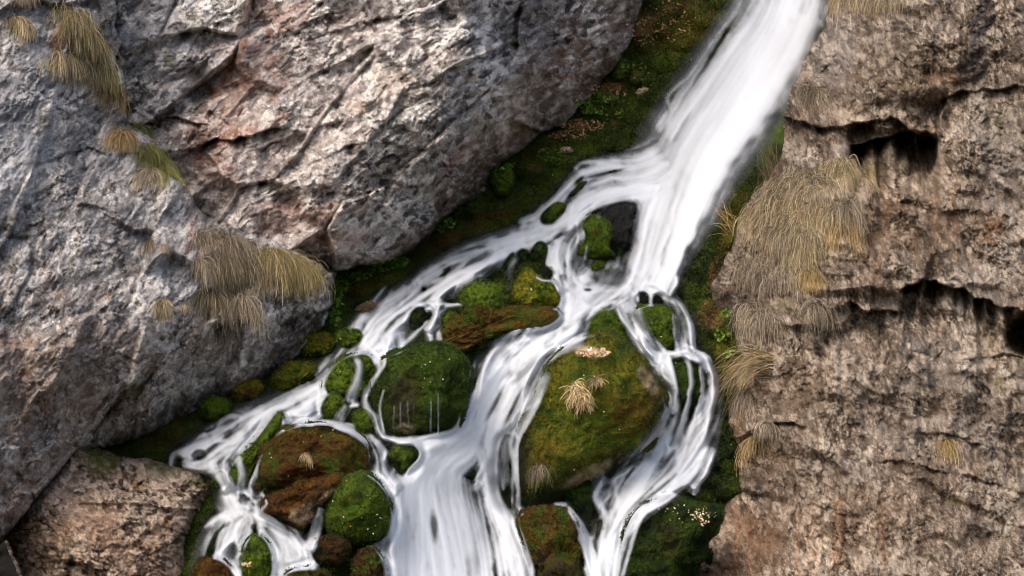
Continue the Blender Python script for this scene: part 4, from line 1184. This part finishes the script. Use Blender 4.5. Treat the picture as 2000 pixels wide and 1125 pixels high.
def tuft(name, label, line, n, length, out=.6, side=0.0, up=.1, g=.55, spread=7, cols=None, w=.0035, jit=.35, group='dry grass tufts hanging on the rocks', seed=0, cat='grass tuft', segs=6, kind=None, clump=0):
    """blades rooted along a line of (px, py), leaning out of the rock and hanging down over it"""
    rng = np.random.RandomState(900 + seed)
    n = int(n * 1.7); g = g * 1.35; out = out * .62; jit = jit * .68; w = w * .52
    L = np.array(line, float)
    sl = np.concatenate([[0], np.cumsum(np.hypot(*np.diff(L, axis=0).T))]) if len(L) > 1 else np.array([0, 1.])
    if len(L) == 1: L = np.repeat(L, 2, 0)
    t = rng.rand(n) * sl[-1]
    rx = np.interp(t, sl, L[:, 0]); ry = np.interp(t, sl, L[:, 1])
    rx = rx + rng.randn(n) * spread; ry = ry + rng.randn(n) * spread * .7
    nc = max(clump, n // 70, 3)
    cid = rng.randint(0, nc, n)
    ck = rng.randint(0, n, nc)
    rx = rx * .5 + rx[ck][cid] * .5; ry = ry * .5 + ry[ck][cid] * .5
    cdir = rng.randn(nc) * .24; clen = (1 + rng.randn(nc) * .28).clip(.5, 1.6); cbr = rng.uniform(.45, 1.45, nc)
    d = front_at(rx, ry) + .01
    p = world_pt(rx, ry, d).astype(np.float64)
    Lm = length / K * d * (1 + rng.randn(n) * jit * .6).clip(.25, 1.8) * clen[cid]
    dr = np.stack([side + cdir[cid] + rng.randn(n) * jit, -out * (1 + rng.randn(n) * .4), up + rng.randn(n) * jit * .7], 1)
    dr /= np.linalg.norm(dr, axis=1)[:, None]
    pts = [p.copy()]; ds = (Lm / segs)[:, None]
    for k in range(segs):
        p = p + dr * ds
        dr = dr + np.array([0, 0, -g]) + rng.randn(n, 3) * .2
        dr /= np.linalg.norm(dr, axis=1)[:, None]
        px = p[:, 0] / p[:, 1] * K + 1000; py = -p[:, 2] / p[:, 1] * K + 562.5
        lim = front_at(px, py) - .012 - .02 * rng.rand(n)
        over = p[:, 1] > lim
        p[:, 1] = np.where(over, lim, p[:, 1])
        pts.append(p.copy())
    P = np.stack(pts, 1)                                     # n, segs+1, 3
    T = np.gradient(P, axis=1)
    S = np.cross(T, np.array([0, 1.0, 0]) + rng.randn(n, 1, 3) * .35)
    S /= np.linalg.norm(S, axis=2)[..., None] + 1e-9
    ww = w * (.6 + .8 * rng.rand(n))[:, None, None] * np.linspace(1, .25, segs + 1)[None, :, None]
    V = np.concatenate([P - S * ww, P + S * ww], axis=2).reshape(-1, 3)
    base = np.arange(n)[:, None] * (segs + 1) * 2 + np.arange(segs)[None] * 2
    F = np.stack([base, base + 1, base + 3, base + 2], -1).reshape(-1, 4)
    cols = cols or STRAW
    ci = rng.choice(len(cols), n, p=np.array([c[3] for c in cols]) / sum(c[3] for c in cols))
    cc = np.array([c[:3] for c in cols])[ci] * (.6 + .85 * rng.rand(n))[:, None] * cbr[cid][:, None]
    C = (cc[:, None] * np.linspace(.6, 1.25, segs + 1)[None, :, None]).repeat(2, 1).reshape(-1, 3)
    C = np.concatenate([C, np.ones((len(C), 1))], 1)
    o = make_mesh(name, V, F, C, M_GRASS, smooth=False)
    set_origin(o)
    return tag(o, label, cat, group, kind)


def cmix(*a):
    return [tuple(lin(r, g, b)) + (w,) for r, g, b, w in a]


STRAW = cmix((190,170,134,4), (160,140,108,4), (108,90,68,3), (212,198,164,2))
OLV = cmix((176,160,112,4), (150,136,90,4), (100,96,56,3), (196,182,138,2))
GOLD = cmix((178,150,102,4), (152,124,80,4), (196,174,134,2), (98,82,54,2))
GREYB = cmix((160,144,122,4), (128,112,94,4), (188,172,148,3), (82,70,58,2))
GRN = cmix((118,124,66,4), (140,136,82,4), (158,144,96,3), (78,88,42,3))
PALEG = cmix((204,184,146,4), (172,152,118,4), (116,98,74,3), (160,152,110,2))
CREAM = cmix((226,204,158,5), (200,170,122,3), (160,128,88,2))

T_ = [
 # label, line, n, length, kwargs
 ('longest olive straw tuft hanging down the left cliff crest at the top', [(104,2),(134,8),(160,30),(180,66),(196,104)], 1300, 66, dict(out=.5, side=.1, cols=OLV + STRAW, spread=6)),
 ('round brown grass tuft with a mossy patch just below the longest tuft', [(108,112),(130,104),(160,112),(178,128)], 850, 62, dict(out=.7, cols=STRAW, spread=9)),
 ('thin trail of grass linking the longest tuft down to the cliff seam', [(196,120),(206,145)], 350, 60, dict(cols=OLV, spread=5)),
 ('brownish grass tuft on the left edge rock near the upper corner', [(16,34),(34,36),(54,50)], 420, 40, dict(cols=STRAW, side=.2, spread=5)),
 ('grass tuft cut by the top edge on the left edge rock', [(36,-18),(70,-14)], 380, 38, dict(cols=GREYB, spread=6)),
 ('narrow golden tuft in the seam between the two left cliffs', [(214,168),(226,182)], 260, 48, dict(cols=GOLD, out=.4, spread=4)),
 ('compact orange brown tuft above the diagonal green tuft', [(226,262),(244,258),(256,272)], 420, 40, dict(cols=GOLD, spread=5)),
 ('small sparse greenish tuft on the ledge at the top of the diagonal tuft', [(234,246),(262,244),(282,262)], 300, 34, dict(cols=GRN, spread=5, side=.2)),
 ('long green grass tuft running diagonally down the cliff edge', [(280,272),(300,290),(322,316),(344,346)], 1100, 58, dict(cols=GRN, out=.45, side=.1, spread=5)),
 ('dark brown narrow tuft left of the diagonal green tuft', [(296,330),(300,345)], 240, 44, dict(cols=GREYB, out=.4, spread=4)),
 ('small brown tuft with its twin on the grey rock face, left one', [(278,466),(298,476)], 160, 22, dict(cols=GREYB, spread=4, side=.3)),
 ('small brown tuft with its twin on the grey rock face, right one', [(318,480),(330,484)], 120, 22, dict(cols=GREYB, spread=4)),
 ('brown tuft low on the grey rock face left of a smaller tuft', [(308,590),(330,600)], 300, 38, dict(cols=STRAW, spread=5, side=.15)),
 ('smallest round brown tuft low on the grey rock face', [(356,596),(364,600)], 110, 20, dict(cols=GREYB, spread=3.5)),
 ('upright narrow tuft at the left end of the big grass patch', [(412,572),(420,580)], 260, 50, dict(cols=STRAW, out=.35, spread=4)),
 ('curved thin tuft left of the big grass patch', [(378,508),(396,516),(406,530)], 260, 44, dict(cols=GREYB, side=.25, spread=4)),
 ('greyish upper part of the big grass patch below the upper cliff', [(404,440),(430,462),(466,480),(500,494)], 1900, 62, dict(cols=GREYB, out=.5, side=.1, spread=10, clump=14)),
 ('long straw fringe in the middle of the big grass patch', [(425,500),(460,504),(500,510),(530,516)], 2100, 78, dict(cols=STRAW, out=.5, spread=12, clump=14)),
 ('golden green right end of the big grass patch above the mossy bank', [(505,496),(545,496),(580,508),(606,530)], 2300, 80, dict(cols=OLV + GOLD, out=.55, side=.05, spread=9, clump=12)),
 ('yellow green short grass along the crest of the big grass patch', [(500,492),(550,492),(590,504)], 700, 34, dict(cols=GRN, out=.8, spread=6)),
 ('lowest hanging wisps under the big grass patch', [(448,575),(476,590),(490,604)], 500, 62, dict(cols=GREYB, out=.4, spread=8)),
 ('sparse grey wisps on the rock below the left of the big grass patch', [(420,650),(450,640)], 260, 44, dict(cols=GREYB, out=.4, spread=10)),
 # right cliff
 ('short dense grass fringe on the top of the right cliff', [(1650,-24),(1690,-22),(1750,-20)], 1500, 62, dict(cols=STRAW + GREYB, spread=8)),
 ('vertical grass curtain at the left end of the top fringe', [(1646,-10),(1654,-4)], 380, 50, dict(cols=STRAW, out=.3, spread=5)),
 ('large hanging brown grass under the right cliff edge beside the main fall', [(1566,176),(1584,180),(1604,186)], 450, 44, dict(cols=GREYB, out=.4, spread=10)),
 ('rounded pale green grass mound under the dark overhang on the right', [(1608,326),(1640,314),(1672,322),(1682,340)], 1300, 60, dict(cols=PALEG, out=.6, spread=8, clump=8)),
 ('big straw grass mane on the right cliff shoulder, upper left part', [(1510,366),(1545,352),(1580,344),(1610,352)], 2200, 76, dict(cols=PALEG + GREYB, out=.6, side=-.1, spread=12, clump=12)),
 ('big straw grass mane on the right cliff shoulder, lower left part', [(1470,420),(1495,404),(1520,410),(1560,420)], 2300, 84, dict(cols=PALEG + STRAW, out=.5, side=-.05, spread=14, clump=12)),
 ('pale bushy tuft on the right part of the grass mane', [(1590,420),(1614,404),(1636,414)], 1000, 70, dict(cols=PALEG, out=.6, spread=8, clump=5)),
 ('straw tuft hanging right of the pale bushy tuft', [(1640,420),(1656,400),(1668,396)], 500, 60, dict(cols=GREYB, out=.4, spread=7)),
 ('golden drop shaped tuft on the right edge of the grass mane', [(1634,444),(1650,440)], 420, 52, dict(cols=GOLD, out=.4, spread=5)),
 ('pale umbrella shaped tuft at the lower end of the grass mane', [(1540,480),(1566,476),(1592,482)], 1100, 54, dict(cols=PALEG, out=.6, spread=6)),
 ('brown shaggy grass in the middle of the mane', [(1500,450),(1540,440),(1580,450)], 1500, 76, dict(cols=GREYB + STRAW, out=.5, spread=14, clump=8)),
 ('golden tuft hanging alone below the umbrella shaped tuft', [(1574,540),(1592,536)], 420, 46, dict(cols=GOLD, out=.4, spread=5)),
 ('grey brown shaggy grass on the lower shoulder beside the mossy wall', [(1446,520),(1470,508),(1505,520),(1550,530)], 1600, 52, dict(cols=GREYB, out=.5, spread=14, clump=9)),
 ('thin reddish grass under the golden lone tuft', [(1570,600),(1610,604)], 300, 44, dict(cols=GREYB, out=.4, spread=8)),
 ('thin dry grass on the ledge above the fan shaped grass', [(1440,600),(1480,610),(1500,640)], 500, 56, dict(cols=GREYB, out=.4, spread=9)),
 ('fan of long arching dry grass beside the right stream', [(1494,690),(1506,712),(1500,740)], 230, 84, dict(cols=GOLD + STRAW, out=.5, side=-1.1, up=.25, g=.2, spread=9, jit=.35)),
 ('drooping grass under the fan of arching dry grass', [(1450,760),(1470,780)], 220, 60, dict(cols=GREYB, side=-.4, spread=8)),
 ('golden green slanting tuft on the right cliff foot', [(1474,856),(1480,866)], 260, 48, dict(cols=GOLD, side=-.45, out=.3, spread=3.5)),
 ('pinkish brown short tuft above the slanting tuft', [(1486,832),(1504,832)], 260, 34, dict(cols=GREYB, out=.4, spread=4)),
 ('lone gold orange tuft on the bare right cliff face', [(1842,862),(1856,866)], 360, 36, dict(cols=GOLD, spread=4)),
 # on boulders
 ('cream dry grass on the largest boulder, bigger left tuft', [(1112,742),(1120,766),(1140,784),(1150,790)], 170, 30, dict(cols=CREAM, out=.5, spread=5, w=.006, jit=.6, g=.3)),
 ('cream dry grass on the largest boulder, smaller right tuft', [(1162,740),(1166,748)], 60, 22, dict(cols=CREAM, out=.5, spread=4, w=.006, jit=.6, g=.3)),
 ('single pale grass tuft on the rust brown mound', [(592,886),(598,892)], 60, 26, dict(cols=CREAM, out=.3, spread=2.5)),
 ('short straw grass on the lower left face of the largest boulder', [(1054,908),(1064,920)], 110, 30, dict(cols=GREYB, out=.3, spread=5)),
]
for i, (lb, ln, n, le, kw) in enumerate(T_):
    if n > 600: kw['spread'] *= 1.7; le *= .66; ln = [(x_, y_ + 8) for x_, y_ in ln]
    tuft('grass_tuft', lb, ln, n, le, seed=i, **kw)

tuft('bare_twigs', 'thin bare upright twigs above the grass mane on the right cliff', [(1462,376),(1500,352),(1560,330)], 60, 52, out=.5, side=-.15, up=1.2, g=.02, spread=9,
     cols=cmix((150,124,100,3), (110,88,70,2)), w=.003, jit=.3, seed=77, cat='twigs', group='twigs and single blades')
tuft('bare_twigs', 'few fine twigs against the mossy wall left of the grass mane', [(1440,420),(1420,470)], 26, 44, out=.4, side=-.5, up=.8, g=.05, spread=8,
     cols=cmix((190,160,110,3), (150,120,60,2)), w=.003, jit=.4, seed=78, cat='twigs', group='twigs and single blades')


def leaves(name, label, areas, n, size, cols, seed, cat='plant', group='leafy green plants at the cliff foot', lift=.03, kind=None):
    """small rounded leaves spread through a low plant"""
    rng = np.random.RandomState(seed)
    A = areas; k = rng.randint(0, len(A), n)
    cx = np.array([a[0] for a in A])[k]; cy = np.array([a[1] for a in A])[k]; rx = np.array([a[2] for a in A])[k]; ry = np.array([a[3] for a in A])[k]
    r = np.sqrt(rng.rand(n)); th = rng.rand(n) * 6.283
    px = cx + rx * r * np.cos(th); py = cy + ry * r * np.sin(th)
    d = front_at(px, py) - lift * (.2 + rng.rand(n))
    c = world_pt(px, py, d).astype(np.float64)
    nv = np.stack([rng.randn(n) * .5, -1 + rng.randn(n) * .3, .7 + rng.randn(n) * .4], 1); nv /= np.linalg.norm(nv, axis=1)[:, None]
    t1 = np.cross(nv, rng.randn(n, 3)); t1 /= np.linalg.norm(t1, axis=1)[:, None]; t2 = np.cross(nv, t1)
    s = size * .005 * (.5 + .9 * rng.rand(n))[:, None]
    ring = [c + (t1 * math.cos(a) * e + t2 * math.sin(a)) * s + nv * s * (.25 if i % 2 else 0) for i, (a, e) in enumerate([(0, 1.25), (1.05, 1), (2.1, 1), (3.14, 1.25), (4.2, 1), (5.25, 1)])]
    V = np.stack(ring, 1).reshape(-1, 3)
    b0 = np.arange(n)[:, None] * 6
    F = np.concatenate([b0 + np.array([[0, 1, 2, 3]]), b0 + np.array([[0, 3, 4, 5]])], 0)
    ci = rng.choice(len(cols), n, p=np.array([q[3] for q in cols]) / sum(q[3] for q in cols))
    cc = np.array([q[:3] for q in cols])[ci] * (.7 + .6 * rng.rand(n))[:, None]
    C = np.concatenate([np.repeat(cc, 6, 0), np.ones((n * 6, 1))], 1)
    o = make_mesh(name, V, F, C, M_GRASS, smooth=False); set_origin(o)
    return tag(o, label, cat, group, kind)


LG = cmix((104,136,44,4), (82,114,34,4), (126,150,62,2), (58,82,28,2))
leaves('leafy_plants', 'largest bright green leafy plant along the foot of the upper left cliff', [(700,532,30,16),(740,520,30,12),(775,512,22,10),(665,545,18,18)], 420, 4.2, LG, 31, kind='stuff')
leaves('leafy_plants', 'yellow green leafy plant hanging beside the right end of the big grass patch', [(660,580,12,26),(655,620,10,18),(672,560,12,14)], 200, 3.8, LG, 32, kind='stuff')
leaves('leafy_plants', 'tiny leafy plant in the crevice where the upper cliff meets the brown moss', [(878,436,12,10),(862,448,8,6)], 60, 3.4, LG, 33, kind='stuff')
leaves('leafy_plants', 'leafy plant among orange litter left of the main fall', [(1140,200,20,10),(1180,190,26,10),(1150,215,18,8)], 130, 3.6, LG, 34, kind='stuff')
leaves('leafy_plants', 'small leafy plant above the lone moss cushion', [(996,322,8,5),(975,330,8,5)], 36, 3.4, LG, 35, kind='stuff')
leaves('leafy_plants', 'scattered small green leaves on the shaded wall right of the right stream', [(1418,612,10,8),(1410,650,16,16),(1425,690,10,10)], 70, 3.2, LG, 36, kind='stuff')
leaves('leafy_plants', 'low dark green herbs dotted over the moss between upper cliff and main fall', [(1300,70,50,40),(1240,150,40,30),(1200,215,40,20),(1080,300,30,16)], 260, 2.6, cmix((88,112,36,4), (66,90,28,4), (108,124,48,2)), 37, kind='stuff')
LIT = cmix((226,206,176,4), (206,170,130,3), (240,230,214,2), (176,120,76,2))
leaves('leaf_litter', 'pale fallen leaves strewn over the top of the dark green boulder at the right cliff foot', [(1370,1000,28,12),(1340,1002,60,20),(1380,1012,20,16)], 90, 1.6, LIT, 41, 'leaf litter', 'patches of fallen leaves', .008)
leaves('leaf_litter', 'orange brown leaf litter on the mossy slope under the upper cliff overhang', [(1140,245,44,12),(1180,180,50,16),(1110,265,40,10),(1260,60,40,30),(1300,40,60,40)], 520, 2.8, cmix((206,156,112,4), (172,118,76,3), (226,190,150,2)), 42, 'leaf litter', 'patches of fallen leaves', .008)
leaves('leaf_litter', 'cream leaf litter in the hollow on top of the largest boulder', [(1160,688,34,9)], 110, 1.8, LIT, 43, 'leaf litter', 'patches of fallen leaves', .008)
leaves('leaf_litter', 'single pale leaves stuck on the egg shaped green boulder', [(484,1102,9,3)], 12, 3.0, LIT, 44, 'leaf litter', 'patches of fallen leaves', .006)
leaves('fallen_leaves', 'tiny pale leaves and petals scattered over all the moss', [(1300,120,80,80),(1100,340,90,60),(900,450,120,50),(620,700,110,60),(400,820,100,50),(1380,500,50,120),(1410,850,30,130),(620,890,100,60),(850,720,70,40),(1050,570,60,40),(1150,820,110,120),(1290,640,40,120),(700,1000,60,60)],
       170, 1.1, LIT, 45, 'fallen leaves', None, .004, kind='stuff')
